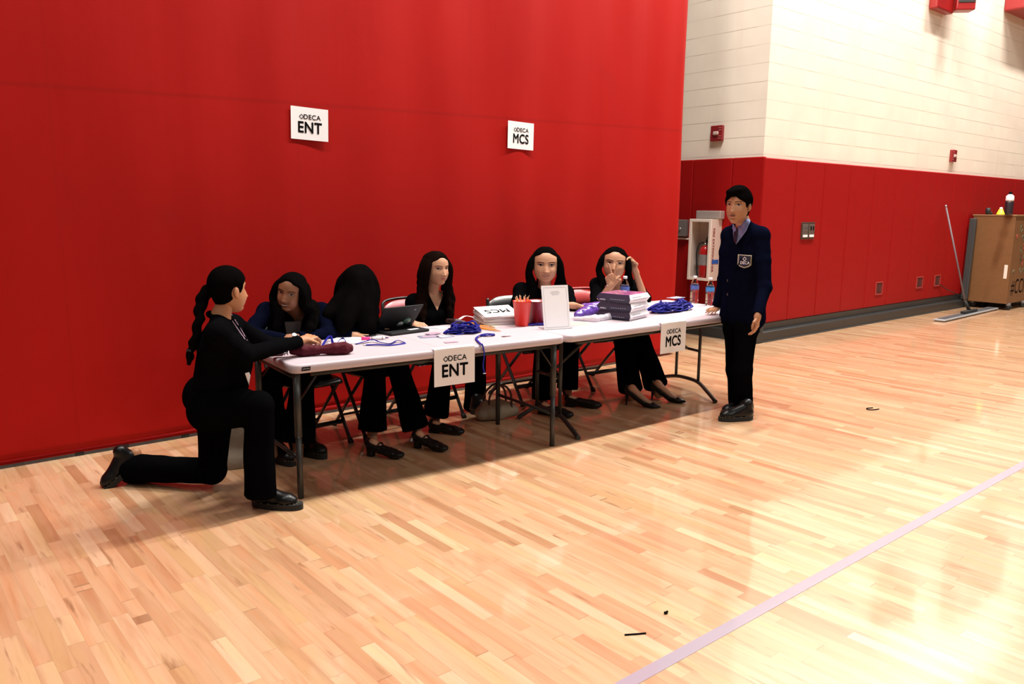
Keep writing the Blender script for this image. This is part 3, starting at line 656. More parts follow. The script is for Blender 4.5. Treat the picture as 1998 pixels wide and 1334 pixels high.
# ================================================================== TABLES
def table(x0, y0, a, L, Wd, label, kind):
    c, sn = math.cos(a), math.sin(a); ux = Vector((c, sn, 0)); uy = Vector((-sn, c, 0)); o = Vector((x0, y0, 0)); R = Matrix((ux, uy, Vector((0, 0, 1)))).transposed()
    def Q(x, y, z): return o+ux*x+uy*y+Vector((0, 0, z))
    t = thing('folding_table', Q(L/2, Wd/2, 0), label, 'table')
    def outline(ins, r=.055):
        pts = []
        for cx_, cy_, a0 in ((L-r, r, -PI/2), (L-r, Wd-r, 0), (r, Wd-r, PI/2), (r, r, PI)):
            for k in range(7): b = a0+PI/2*k/6; pts.append((cx_+math.cos(b)*(r-ins), cy_+math.sin(b)*(r-ins)))
        return pts
    bm = new(); rings = []
    for ins, z in ((.012, .6885), (.003, .692), (0, .700), (0, .726), (.003, .733), (.010, .737)):
        rings.append([bm.verts.new(Q(x, y, z)) for x, y in outline(ins)])
    for p, q in zip(rings, rings[1:]):
        n = len(p)
        for k in range(n): bm.faces.new((p[k], p[(k+1) % n], q[(k+1) % n], q[k])).smooth = True
    bm.faces.new(rings[0][::-1]); bm.faces.new(rings[-1])
    top = obj('tabletop', bm, M_TABLE, t)
    if kind == 'fold':
        bm = new(); box(bm, Q(L/2, Wd/2, .7372), (.0035, Wd-.02, .0006), R); obj('fold_line', bm, mat('fold_grey', (.45, .38, .38), .6), top)
    bm = new()
    for y in (.05, Wd-.05): cone(bm, Q(.12, y, .672), Q(L-.12, y, .672), .0125, .0125, 10)
    obj('rail', bm, M_LEG, t)
    if kind == 'fold':
        # straight splayed legs, pairs at both ends, with braces
        for x, xe in ((-0.005, 0), (L-.115, 0)):
            for y, yy in ((.045, .0), (Wd-.16-.0, 0)):
                bm = new(); cone(bm, Q(x+.045, y, .688), Q(x+.045, y, .34), .0195, .0195, 14); cone(bm, Q(x+.045, y, .36), Q(x+.045, y, .001), .0165, .0165, 14); obj('leg', bm, M_LEG, t)
            for z_ in (.22, .66): bm = new(); cone(bm, Q(x+.045, .045, z_), Q(x+.045, Wd-.16, z_), .011, .011, 10); obj('crossbar', bm, M_LEG, t)
            sg = 1 if x < L/2 else -1
            bm = new(); tube(bm, [Q(x+.045, .045, .52), Q(x+.045+sg*.12, .05, .675)], .006, 8, flat=(.010, .003)); tube(bm, [Q(x+.045, Wd-.16, .52), Q(x+.045+sg*.12, Wd-.16, .675)], .006, 8, flat=(.010, .003)); obj('brace', bm, M_LEG, t)
    return t, Q, R
T1 = table(1.690, 3.775, -.079, 1.825, .84, 'white folding table on the left with the ENT sign, laptop and umbrella', 'fold')
# right table: T shaped legs on curved feet
T2 = table(3.523, 3.630, -.012, 2.17, 1.00, 'white folding table on the right with the MCS sign and stacked boxes', 'arc')
t2, Q2, R2 = T2
for xs_, front, back_, la, lb_ in (((3.795, 3.985), (3.681, 3.671), (3.70, 4.33), (3.797, 3.985), (3.825, 4.262)), ((5.496, 4.054), (5.298, 3.726), (5.60, 4.62), (5.496, 4.054), (5.551, 4.336))):
    f = Vector((*front, .012)); bk = Vector((*back_, .012)); a_ = Vector((*la, 0)); b_ = Vector((*lb_, 0))
    arc = smoothpath([f, f.lerp(a_, .45)+Vector((0, 0, .045)), a_+Vector((0, 0, .088)), (a_+b_)/2+Vector((0, 0, .098)), b_+Vector((0, 0, .088)), bk.lerp(b_, .45)+Vector((0, 0, .045)), bk], 5)
    bm = new(); tube(bm, arc, .02, 12, flat=(.017, .016)); obj('foot', bm, M_LEG, t2)
    for q in (a_, b_):
        bm = new(); tube(bm, [q+Vector((0, 0, .09)), q+Vector((0, 0, .688))], .02, 12, flat=(.015, .012)); obj('leg', bm, M_LEG, t2)
    bm = new(); cone(bm, a_+Vector((0, 0, .36)), b_+Vector((0, 0, .36)), .012, .012, 10); obj('crossbar', bm, M_LEG, t2)
    bm = new(); m_ = (a_+b_)/2; sg = 1 if m_.x < 4.5 else -1
    tube(bm, [m_+Vector((0, 0, .36)), m_+Vector((sg*.55, 0, .675))], .01, 8); obj('brace', bm, M_LEG, t2)
# maker's badge on the left table's front edge
Q1 = T1[1]; R1 = T1[2]; c = Q1(.075, -.0012, .7135); Rf = basis(R1.col[0], (0, 0, 1))
bm = new(); prism(bm, [(-.024, -.010), (.022, -.010), (.026, .010), (-.021, .010)], Rf, .0015, c); bdg = obj('maker_badge', bm, M_INK, T1[0])
text('LIFETIME', .0095, c+Rf @ Vector((0, 0, .0018)), Rf, mat('badge_grey', (.45, .42, .42), .4), bdg, .02)
# ------------------------------------------------------------------ folding chairs
def chair(x, y, rz, label, s=1.0, seat_m=None, back_m=None, zs=1.0):
    t = thing('folding_chair', (x, y, 0), label, 'chair', None, rz); Rr = RZ(rz)
    def C(a, b, z): v = Rr @ Vector((a*s, b*s, 0)); return Vector((x+v.x, y+v.y, z*s*zs))
    back_m = back_m or M_CHAIR; seat_m = seat_m or M_CHAIR
    for sg in (-1, 1):
        X_ = sg*.205
        bm = new(); tube(bm, smoothpath([C(X_*.96, .235, .79), C(X_, .20, .66), C(X_, .03, .40), C(X_, -.13, .16), C(X_, -.235, .003)], 5), .0125*s, 10); fl = obj('leg', bm, M_CHAIR, t)
        bm = new(); cone(bm, C(X_, -.222, .028), C(X_, -.238, .0), .017*s, .019*s, 10); obj('foot_cap', bm, M_RUB, fl)
        X2 = sg*.175
        bm = new(); tube(bm, [C(X2, -.155, .415), C(X2, .03, .22), C(X2, .225, .003)], .0115*s, 10); rl = obj('leg', bm, M_CHAIR, t)
        bm = new(); cone(bm, C(X2, .214, .022), C(X2, .228, .0), .016*s, .018*s, 10); obj('foot_cap', bm, M_RUB, rl)
    bm = new(); tube(bm, [C(-.175, .145, .09), C(.175, .145, .09)], .009*s, 8); obj('stretcher', bm, M_CHAIR, t)
    bm = new(); tube(bm, [C(-.205, -.15, .135), C(.205, -.15, .135)], .010*s, 8, flat=(.006*s, .016*s)); obj('stretcher', bm, M_CHAIR, t)
    # dished seat
    bm = new(); n = 14; g = []
    for j in range(n+1):
        row = []
        for i in range(n+1):
            u, v = i/n*2-1, j/n*2-1; rr = max(abs(u), abs(v)); k = math.sqrt(u*u+v*v)+1e-6; q = (rr/k)*.28+.72; px_, py_ = u*.195*(q if abs(u*v) > .3 else 1), v*.20*(q if abs(u*v) > .3 else 1)-.01
            row.append(bm.verts.new(C(px_, py_, .432-.014*(1-u*u)*(1-v*v)-(.012 if v < -.9 else 0))))
        g.append(row)
    for j in range(n):
        for i in range(n): bm.faces.new((g[j][i], g[j][i+1], g[j+1][i+1], g[j+1][i])).smooth = True
    ex = bmesh.ops.extrude_face_region(bm, geom=list(bm.faces))
    for q in ex['geom']:
        if isinstance(q, bmesh.types.BMVert): q.co.z -= .018*s
    obj('seat', bm, seat_m, t)
    # curved back panel
    bm = new(); rows = []
    for k in range(17):
        u = k/16*2-1; a = abs(u)**3.2
        rows.append([bm.verts.new(C(u*.207, .235-.02*1+.035*(1-u*u)+dy, z)) for z, dy in ((.60+.02*a, -.012), (.60+.02*a, .0), (.80-.055*a, .014), (.80-.055*a, .002))])
    for p, q in zip(rows, rows[1:]):
        for i in range(4): bm.faces.new((p[i], p[(i+1) % 4], q[(i+1) % 4], q[i])).smooth = True
    bm.faces.new(rows[0][::-1]); bm.faces.new(rows[-1])
    bk = obj('backrest', bm, back_m, t)
    if back_m is not M_CHAIR:
        bm = new(); tube(bm, smoothpath([C(-.211, .205, .60), C(-.213, .212, .74), C(-.18, .235, .80), (C(0, .262, .812)), C(.18, .235, .80), C(.213, .212, .74), C(.211, .205, .60)], 4), .010*s, 8); obj('back_frame', bm, M_CHAIR if s < 1.1 else mat('frame_red', (.40, .05, .05), .35), t)
    return t
chair(2.22, 4.78, .04, 'black metal folding chair under the smiling woman in navy')
chair(2.74, 4.80, .06, 'black folding chair under the woman turned away behind the laptop')
chair(3.20, 4.84, .00, 'folding chair with pink back behind the laptop', back_m=M_PINK, zs=1.07)
chair(4.22, 4.84, -.06, 'black folding chair under the woman behind the cups', 1.10, zs=.93)
chair(5.05, 4.86, -.10, 'folding chair with red framed back, left of the woman making a V sign', 1.10, back_m=mat('back_red', (.42, .05, .05), .35), zs=.93)
# ================================================================== THINGS ON THE TABLES
ZT = .7372
def T(px, py, dz=0): return tz(px, py, ZT)+Vector((0, 0, dz))
Rt = R1; flatR = Matrix.Identity(3)
# hanging signs
cs = Vector(tz(871, 698, .70)); 
def hang(pxc, Qf, Rr, y_off, word, label, xx, s, tilt=0, yoff=0):
    R = basis(Rr.col[0], (0, 0, 1)); ht = .222*s; c = Qf(xx, -.006, .7385-ht/2-.0)
    return sign(c, R, word, label, s, bend=.002, fold=.035, yoff=yoff)
hang(871, Q1, R1, 0, 'ENT', 'white ENT paper sign hanging over the front edge of the left table', .975, .98, yoff=.005)
hang(1300, Q2, R2, 0, 'MCS', 'white MCS paper sign hanging over the front edge of the right table', 1.048, 1.0)
# burgundy umbrella
a, b_ = T(528, 698, .028), T(684, 690, .03); d = (b_-a).normalized(); t = thing('folded_umbrella', a, 'folded burgundy umbrella lying at the left corner of the table', 'umbrella')
MU = mat('umbrella_cloth', (.070, .005, .012), .7, spec=.15, bump=.3, bscale=45)
Lu = (b_-a).length
bm = new(); R = frame_z(d); lathe(bm, [(.017, 0), (.0215, .004), (.0215, .060), (.018, .066)], a, R=R); obj('handle', bm, mat('umbrella_handle', (.15, .018, .022), .25, coat=.6), t)
bm = new(); lathe(bm, [(.013, .067), (.019, .069), (.019, .074), (.012, .077), (.012, .084), (.018, .087), (.018, .090), (.010, .092)], a, R=R); obj('chrome_collar', bm, M_CHROME, t)
B = Blob(.008); sd = d.cross(Vector((0, 0, 1))).normalized()
for k in range(7):
    aa = 2*PI*k/7; off = sd*math.cos(aa)+Vector((0, 0, 1))*math.sin(aa); pts = []
    for j, (u, r) in enumerate(((.26, .008), (.40, .017), (.55, .012), (.62, .010), (.80, .020), (.93, .021), (1.0, .012))): pts.append(a+d*Lu*u+(sd*math.cos(aa+j*.35)+Vector((0, 0, 1))*math.sin(aa+j*.35))*r*.9+Vector((0, 0, .002)))
    B.chain(pts, [.010, .018, .016, .012, .018, .018, .012])
B.done('canopy', MU, t, .003, noise_amp=.002, noise_sc=60)
bm = new(); lathe(bm, [(.0245, -.008), (.0255, -.006), (.0255, .006), (.0245, .008)], a+d*Lu*.59, R=R, close=False); obj('strap', bm, MU, t)
# sheets of paper by the phone
def sheet(c, ang, w_, h_, label, name='paper_sheet', m=None, lift=0, cat='paper', tilt=0):
    R = RZ(ang); bm = new(); box(bm, Vector(c)+Vector((0, 0, .0006+lift)), (w_, h_, .0008), R); o = obj(name, bm, m or M_WHITE); tag(o, label, cat); return o, R
MPRINT = mat('print_pink', (.80, .62, .68), .6, var=.12, vscale=90)
o, R = sheet(T(682, 658), -.1, .28, .216, 'white paper sheet on the table beside the woman in navy')
o, R = sheet(T(684, 668), -.25, .26, .10, 'pale printed paper strip lying over the white sheet by the marker', lift=.0012, m=MPRINT)
# phone
c = T(709, 655, .005); bm = new(); box(bm, c, (.075, .15, .009), RZ(.5), bev=.004); o = obj('phone', bm, mat('phone_black', (.01, .01, .012), .2)); tag(o, 'black phone lying on the papers in front of the woman turned away', 'phone')
bm = new(); box(bm, c+Vector((0, 0, .0048)), (.067, .14, .0008), RZ(.5)); obj('screen', bm, mat('glass_black', (.006, .006, .008), .08), o)
# marker
p0, p1 = T(705, 664, .011), T(759, 662, .011); d = (p1-p0).normalized(); t = thing('marker_pen', p0, 'fat white marker pen with pink cap lying by the blue lanyard', 'marker')
R = frame_z(d); L = (p1-p0).length
bm = new(); lathe(bm, [(.006, 0), (.0105, .002), (.0105, L*.30), (.010, L*.31)], p0, R=R); obj('cap', bm, mat('marker_pink', (.75, .03, .25), .4), t)
bm = new(); lathe(bm, [(.0095, L*.312), (.0095, L*.82), (.006, L*.86)], p0, R=R); bd_ = obj('barrel', bm, M_WHITE, t)
for u in (.36, .74):
    bm = new(); lathe(bm, [(.0097, L*u), (.0097, L*(u+.025))], p0, R=R, close=False); obj('band', bm, mat('band_maroon', (.25, .02, .05), .5), bd_)
bm = new(); lathe(bm, [(.005, L*.862), (.004, L*.93), (.002, L)], p0, R=R); obj('nib', bm, mat('nib_purple', (.05, .02, .08), .5), t)
# laptop
cA, cB, cC, cD = T(727, 646), T(776, 659), T(836, 648), T(793, 638)
ux = (cD-cA).normalized(); ang = math.atan2(cD.y-cA.y, cD.x-cA.x)-.0; Wl = .31; Dl = .205
ctr = (cA+cB+cC+cD)/4; R = RZ(ang); t = thing('laptop', ctr, 'open dark grey laptop with stickers on its lid', 'laptop', None, ang)
ML = mat('laptop_grey', (.011, .011, .012), .6, spec=.25, bump=.05, bscale=300)
bm = new(); box(bm, ctr+Vector((0, 0, .010)), (Wl, Dl, .017), R, bev=.006); bs = obj('base', bm, ML, t)
bm = new(); box(bm, ctr+R @ Vector((.06, -.05, .0192)), (.075, .035, .0008), R); obj('white_label', bm, M_WHITE, bs)
bm = new(); box(bm, ctr+R @ Vector((0, .035, .0190)), (.25, .09, .001), R); kb = obj('keyboard', bm, M_INK, bs)
# lid: hinge on the far-left short edge as seen, leaning back over
hp0 = T(733, 647, .018); hp1 = T(790, 640, .018); up_l = at(821, 594, 4.36); 
e1 = (hp1-hp0); Lw = .30; e1n = Vector((math.cos(ang), math.sin(ang), 0)); v1 = (Vector((.10, .10, .0))+Vector((0, 0, .185)))
hA = ctr+R @ Vector((-Wl/2, Dl/2-.01, .018)); hB = ctr+R @ Vector((Wl/2, Dl/2-.01, .018))
lu = (R @ Vector((.0, -.85, 1))).normalized(); lid_R = basis(hB-hA, lu); lc = (hA+hB)/2+lu*Dl*.5
LID = (lc, lid_R)
bm = new(); box(bm, lc, (Wl, Dl, .010), lid_R, bev=.004); lid = obj('lid', bm, ML, t)
n_ = lid_R.col[2]; sgn = 1 if n_.dot(Vector((0, 0, H))-lc) > 0 else -1
for (a_, b2, w_, h_, m_, nm) in ((.085, -.045, .06, .055, mat('sticker_green', (.10, .22, .16), .5), 'sticker'), (.04, -.07, .05, .035, mat('sticker_pale', (.45, .52, .50), .5), 'sticker'), (.095, -.05, .03, .03, mat('sticker_pale', (0, 0, 0)), 'sticker')):
    bm = new(); lathe(bm, [(.001, .0), (w_/2, .0), (w_/2, .0006), (.001, .0006)], lc+lid_R @ Vector((a_, b2, sgn*.0052)), R=lid_R @ (Matrix.Identity(3) if sgn > 0 else Matrix.Rotation(PI, 3, 'X'))); obj(nm, bm, m_, lid)
bm = new(); lathe(bm, [(.003, 0), (.008, 0), (.008, .0006), (.003, .0006)], lc+lid_R @ Vector((.10, .065, sgn*.0052)), R=lid_R @ (Matrix.Identity(3) if sgn > 0 else Matrix.Rotation(PI, 3, 'X'))); obj('maker_emblem', bm, mat('emblem_grey', (.16, .16, .17), .4), lid)
for u in (-.3, .3):
    bm = new(); cone(bm, hA.lerp(hB, .5+u)-e1n*.02, hA.lerp(hB, .5+u)+e1n*.02, .007, .007, 12); obj('hinge', bm, M_STEEL, t)
# lanyards: flat ribbons
def ribbon(pts, w_=.0078, t_=.0022, closed=False): 
    bm = new(); tube(bm, smoothpath(pts, 6, closed), .001, 8, closed, flat=(w_, t_)); return bm
def lanyard(pts, label, group=None, closed=False, clip=True, name='lanyard'):
    o = obj(name, ribbon(pts, closed=closed), M_BLUE); tag(o, label, 'lanyard', group)
    if clip:
        p = Vector(pts[-1]); bm = new(); tube(bm, [p+Vector((.012*math.cos(k*PI/4), .008*math.sin(k*PI/4), .001)) for k in range(8)], .0018, 6, True); obj('clip', bm, M_CHROME, o)
    return o
lanyard([T(694, 672, .003), T(715, 669, .012), T(728, 667, .016), T(742, 670, .008), T(762, 671, .004), T(776, 667, .010), T(790, 670, .004), T(776, 673, .003), T(755, 675, .006), T(735, 675, .008), T(712, 674, .003)], 'blue lanyard stretched out along the table between marker and sign')
lanyard([T(628, 679, .010), T(644, 664, .030), T(652, 676, .006), T(664, 668, .020), T(672, 668, .022), T(677, 676, .010), T(684, 676, .006)], 'blue lanyard looped behind the umbrella')
rg = random.Random(11)
def pile(cx_, cy_, rx, ry, hgt, n, label, group, k=6, ang=0):
    for i in range(n):
        pts = []; a0 = rg.random()*6.28; c = Vector((cx_+rg.uniform(-.2, .2)*rx, cy_+rg.uniform(-.2, .2)*ry, ZT))
        for j in range(k):
            a_ = a0+2*PI*j/k*(1+rg.uniform(-.1, .1)); r1 = rg.uniform(.45, 1.0); x_, y_ = math.cos(a_)*rx*r1, math.sin(a_)*ry*r1
            rr = math.sqrt((x_/rx)**2+(y_/ry)**2); z_ = .003+rg.random()*hgt*max(.15, 1-rr*.8)
            pts.append(c+Vector((x_*math.cos(ang)-y_*math.sin(ang), x_*math.sin(ang)+y_*math.cos(ang), z_)))
        lanyard(pts, label, group, True, clip=False)
c = T(905, 648); pile(c.x, c.y, .13, .095, .11, 16, 'blue lanyard in the heap behind the ENT sign', 'lanyard heap on the left table')
c = T(952, 655); pile(c.x, c.y, .055, .035, .025, 4, 'blue lanyard on the right side of the heap behind the ENT sign', 'small lanyard coil on the left table', 5)
c = T(1308, 606); pile(c.x, c.y, .29, .10, .15, 24, 'blue lanyard in the heap beside the stacked boxes', 'lanyard heap on the right table', 7, .15)
c = T(1048, 634); pile(c.x, c.y, .085, .045, .03, 5, 'blue lanyard lying between the red cup and the standing card', 'lanyards by the standing card', 5)
lanyard([T(948, 652, .005), T(938, 657, .012), T(929, 662, .006), Q1(1.165, .01, .745), Q1(1.17, -.008, .735), Q1(1.178, -.012, .68), Q1(1.172, -.010, .615), Q1(1.180, -.012, .565)], 'blue lanyard hanging down over the table edge right of the ENT sign')
# badge holders, cards
MB = mat('badge_film', (.42, .46, .66), .15, coat=.8, var=.3, vscale=60); MCARD = mat('card_mauve', (.45, .30, .40), .4, var=.35, vscale=70)
def badge(px, py, ang, w_, h_, label, m=None, z=0, inner=None):
    c = T(px, py, .002+z); bm = new(); box(bm, c, (w_, h_, .003), RZ(ang), bev=.001); o = obj('name_badge', bm, m or MB); tag(o, label, 'name badge')
    bm = new(); box(bm, c+Vector((0, 0, .0018)), (w_*.7, h_*.55, .0006), RZ(ang)); obj('card', bm, inner or MCARD, o); return o
badge(837, 657, -.3, .13, .09, 'clear name badge sleeve just left of the lanyard heap, nearest the laptop')
badge(868, 657, .1, .11, .07, 'clear name badge sleeve touching the big lanyard heap', inner=M_WHITE)
badge(880, 668, -.2, .085, .035, 'small mauve card close to the top edge of the ENT sign', m=MCARD)
badge(845, 652, .2, .10, .06, 'pinkish printed card behind the badge sleeves', m=MCARD, z=.004)
sheet(T(852, 640), -.1, .14, .07, 'small white card on the table right of the laptop', 'paper_card', cat='card')
sheet(T(842, 641), -.5, .09, .018, 'narrow grey strip beside the small white card', 'paper_strip', mat('strip_dark', (.20, .17, .18), .5), .0012, 'strip')
c = T(987, 657, .002); bm = new(); prism(bm, [(-.03, .008), (-.005, .012), (.0, .006), (.035, -.004), (.0, -.004), (-.02, -.006)], RZ(-.2), .003, c); o = obj('badge_clip', bm, mat('clip_rust', (.18, .10, .09), .35, metal=.7)); tag(o, 'small dark metal clip alone near the front edge of the left table', 'clip')
# pouch and loose pencils behind the heap
t = None
B = Blob(.02); a0 = T(874, 631, .02); B.chain([a0, T(890, 634, .02), T(905, 634, .018)], [.016, .022, .014]); o = B.done('pencil_pouch', mat('pouch_maroon', (.035, .008, .010), .5), None, .004); tag(o, 'dark maroon pencil pouch behind the lanyard heap', 'pouch')
bm = new(); tube(bm, smoothpath([T(872, 628, .02), T(878, 634, .03), T(886, 636, .02), T(880, 640, .006)]), .004, 6); obj('zip_cord', bm, M_INK, o)
MPEN = mat('pencil_orange', (.72, .25, .02), .4); MTIP = mat('pencil_wood', (.68, .45, .28), .6); MPR = mat('pencil_red', (.55, .03, .02), .4)
def pencil(p0, p1, label, group, m=None, tip='tip', up_tip=True):
    p0, p1 = Vector(p0), Vector(p1); d = p1-p0; L = d.length; R = frame_z(d)
    bm = new(); lathe(bm, [(.0036, 0), (.0036, L-.02)], p0, 6, R=R); o = obj('pencil', bm, m or MPEN)
    bm = new(); lathe(bm, [(.0035, L-.0199), (.0008, L)], p0, 6, R=R); obj('sharpened_tip', bm, MTIP, o)
    tag(o, label, 'pencil', group); return o
for i in range(10):
    y_ = i*1.5; pencil(T(893+i*2.4, 629+i*1.15, .005+.004*(i % 3)), T(945+i*3.2+rg.random()*6, 633+i*1.7, .005+.003*(i % 2)), 'loose orange pencil fanned out behind the lanyard heap', 'loose pencils on the left table')
pencil(T(930, 634, .012), T(968, 640, .004), 'dark pencil lying across the loose orange ones near the paper stack', None, mat('pencil_dark', (.05, .03, .03), .4))
sheet(T(958, 634), .1, .16, .12, 'cream paper under the loose pencils beside the paper stack', m=mat('paper_cream', (.74, .66, .48), .6))
sheet(T(905, 629), .3, .17, .05, 'thin white card edge sticking up behind the loose pencils', 'paper_card', cat='card', lift=.035) if 0 else None
bm = new(); tube(bm, smoothpath([T(896, 626, .012), T(908, 622, .022), T(925, 623, .015)]), .004, 8, flat=(.012, .001)); o = obj('paper_wristband', bm, M_WHITE); tag(o, 'curved white paper band behind the loose pencils', 'paper band')
c = T(937, 630, .016); bm = new(); box(bm, c, (.05, .03, .012), RZ(.2), bev=.003); o = obj('eraser', bm, mat('eraser_lilac', (.30, .20, .55), .5, var=.5, vscale=90)); tag(o, 'small lilac and white eraser lying on the loose pencils', 'eraser')
# paper stack
p = T(968, 634); cst = Vector((3.50, 4.34, ZT)); R = RZ(-.32)
bm = new(); rg2 = random.Random(5)
for k in range(9): box(bm, cst+Vector((rg2.uniform(-.004, .004), rg2.uniform(-.004, .004), .0035+.0066*k+.0025*k)), (.28, .216, .0062), RZ(-.32+rg2.uniform(-.02, .02)) @ Matrix.Rotation(.022*k, 3, 'X'))
o = obj('paper_stack', bm, mat('paper_edge', (.62, .55, .55), .6, var=.1, vscale=200)); tag(o, 'thick stack of white printed sheets left of the red pencil cup', 'paper', kind='stuff')
R = R @ Matrix.Rotation(.22, 3, 'X'); bm = paper_curved(cst+Vector((0, 0, .088)), R @ Matrix.Rotation(.08, 3, 'Z'), .28, .216, bend=.0, roll=.0); o = obj('top_sheet', bm, M_WHITE, None, smooth=True); tag(o, 'white sheet with large black letters, topmost on the paper stack', 'paper'); sd_ = o.modifiers.new('t', 'SOLIDIFY'); sd_.thickness = .0006
text('MCS', .095, cst+Vector((0, -.0, .0895)), R @ Matrix.Rotation(PI+.08, 3, 'Z'), M_INK, o, .02)
# cups
MCUP = mat('cup_red', (.72, .014, .004), .5, spec=.0, trans=.15); MBIN = mat('bin_red', (.26, .003, .002), .4, spec=.05, trans=.25)
def cup(c, r0, r1, h, label, m, sq=False):
    t = thing('cup', c, label, 'cup'); bm = new()
    lathe(bm, [(.001, .002), (r0-.001, .002), (r0, .004), (r1, h), (r1+.002, h+.001), (r1+.002, h-.004), (r1-.0022, h-.001), (r0-.0025, .006), (.001, .006)], c, 32 if not sq else 4, close=False); obj('wall', bm, m, t); return t
cc = T(1018, 635.5); cup(cc, .046, .064, .175, 'translucent red cup full of pencils on the left table', MCUP)
for i in range(16):
    a_ = rg.random()*6.28; r_ = rg.random()*.03; b2 = a_+rg.uniform(2.2, 4.0); r2 = .040+rg.random()*.014
    q0 = cc+Vector((math.cos(b2)*.028, math.sin(b2)*.028, .0085)); q1 = cc+Vector((math.cos(a_)*r2, math.sin(a_)*r2, .192+rg.random()*.025))
    pencil(q0, q1, 'pencil standing in the translucent red cup', 'pencils in the red cup', MPEN if i % 3 else MPR)
c2 = T(1050, 631); t = thing('storage_cup', c2, 'empty dark red translucent tub between the pencil cup and the standing card', 'tub')
bm = new(); lathe(bm, [(.001, .002), (.068, .002), (.071, .006), (.086, .165), (.089, .166), (.089, .160), (.084, .160), (.069, .008), (.001, .007)], c2, 32, close=False); obj('wall', bm, MBIN, t)
# standing card (its code is left blank)
q0, q1 = T(1067, 643), T(1116, 640); t = thing('standing_card', (q0+q1)/2, 'white card in a clear stand at the seam of the two tables', 'card stand')
up_c = at(1057, 558, q0.y+.10); dx = (q1-q0); upv = (Vector((-.015, .065, .30))).normalized(); Rc = basis(dx, upv); wc, hc = .205, .298; cc2 = (q0+q1)/2+upv*(hc/2+.002)
bm = new(); box(bm, cc2, (wc, hc, .003), Rc); cd = obj('card', bm, M_WHITE, t)
nn = Rc.col[2]; nn = nn if nn.dot(Vector((0, 0, H))-cc2) > 0 else -nn
bm = new()
for a_, b2, w_, h_ in ((0, hc*.455, wc*.86, .0016), (0, -hc*.455, wc*.86, .0016), (-wc*.43, 0, .0016, hc*.91), (wc*.43, 0, .0016, hc*.91)): box(bm, cc2+Rc @ Vector((a_, b2, 0))+nn*.0018, (w_, h_, .0008), Rc)
for k, w_ in enumerate((.5, .62, .4)): box(bm, cc2+Rc @ Vector((0, hc*(.36-.035*k), 0))+nn*.0018, (wc*w_*.6, .0025, .0006), Rc)
obj('thin_border', bm, mat('line_grey', (.45, .45, .50), .6), cd)
bm = new(); base_c = (q0+q1)/2+Vector((0, .045, .003)); box(bm, base_c, (wc, .12, .004), RZ(math.atan2(dx.y, dx.x)), bev=.001); obj('stand_base', bm, mat('stand_plastic', (.80, .78, .80), .1, trans=.6), t)
# clear bag with purple contents
t = thing('plastic_bag', T(1155, 612), 'clear plastic bag with purple and blue contents left of the boxes', 'bag')
B = Blob(.03); B.chain([T(1128, 622, .03), T(1150, 618, .045), T(1180, 616, .035)], [.035, .052, .03]); B.chain([T(1140, 608, .03), T(1170, 606, .035)], [.04, .04])
B.done('purple_contents', mat('content_purple', (.12, .055, .36), .25, coat=.8, bump=.8, bscale=35, var=.8, vscale=16), t, .005, noise_amp=.008, noise_sc=30)
B = Blob(.03); B.chain([T(1122, 625, .012), T(1160, 627, .016), T(1192, 622, .02), T(1198, 615, .03)], [.014, .028, .024, .008]); B.chain([T(1130, 612, .012), T(1180, 608, .016)], [.02, .02]); B.done('bag_film', mat('bag_white', (.70, .66, .74), .2, coat=.8, bump=.6, bscale=30, var=.1), t, .005, noise_amp=.006, noise_sc=25)
o, R = sheet(T(1128, 631), -.15, .14, .11, 'pale yellow paper under the plastic bag', m=mat('paper_yellow', (.82, .74, .36), .6), lift=.0)
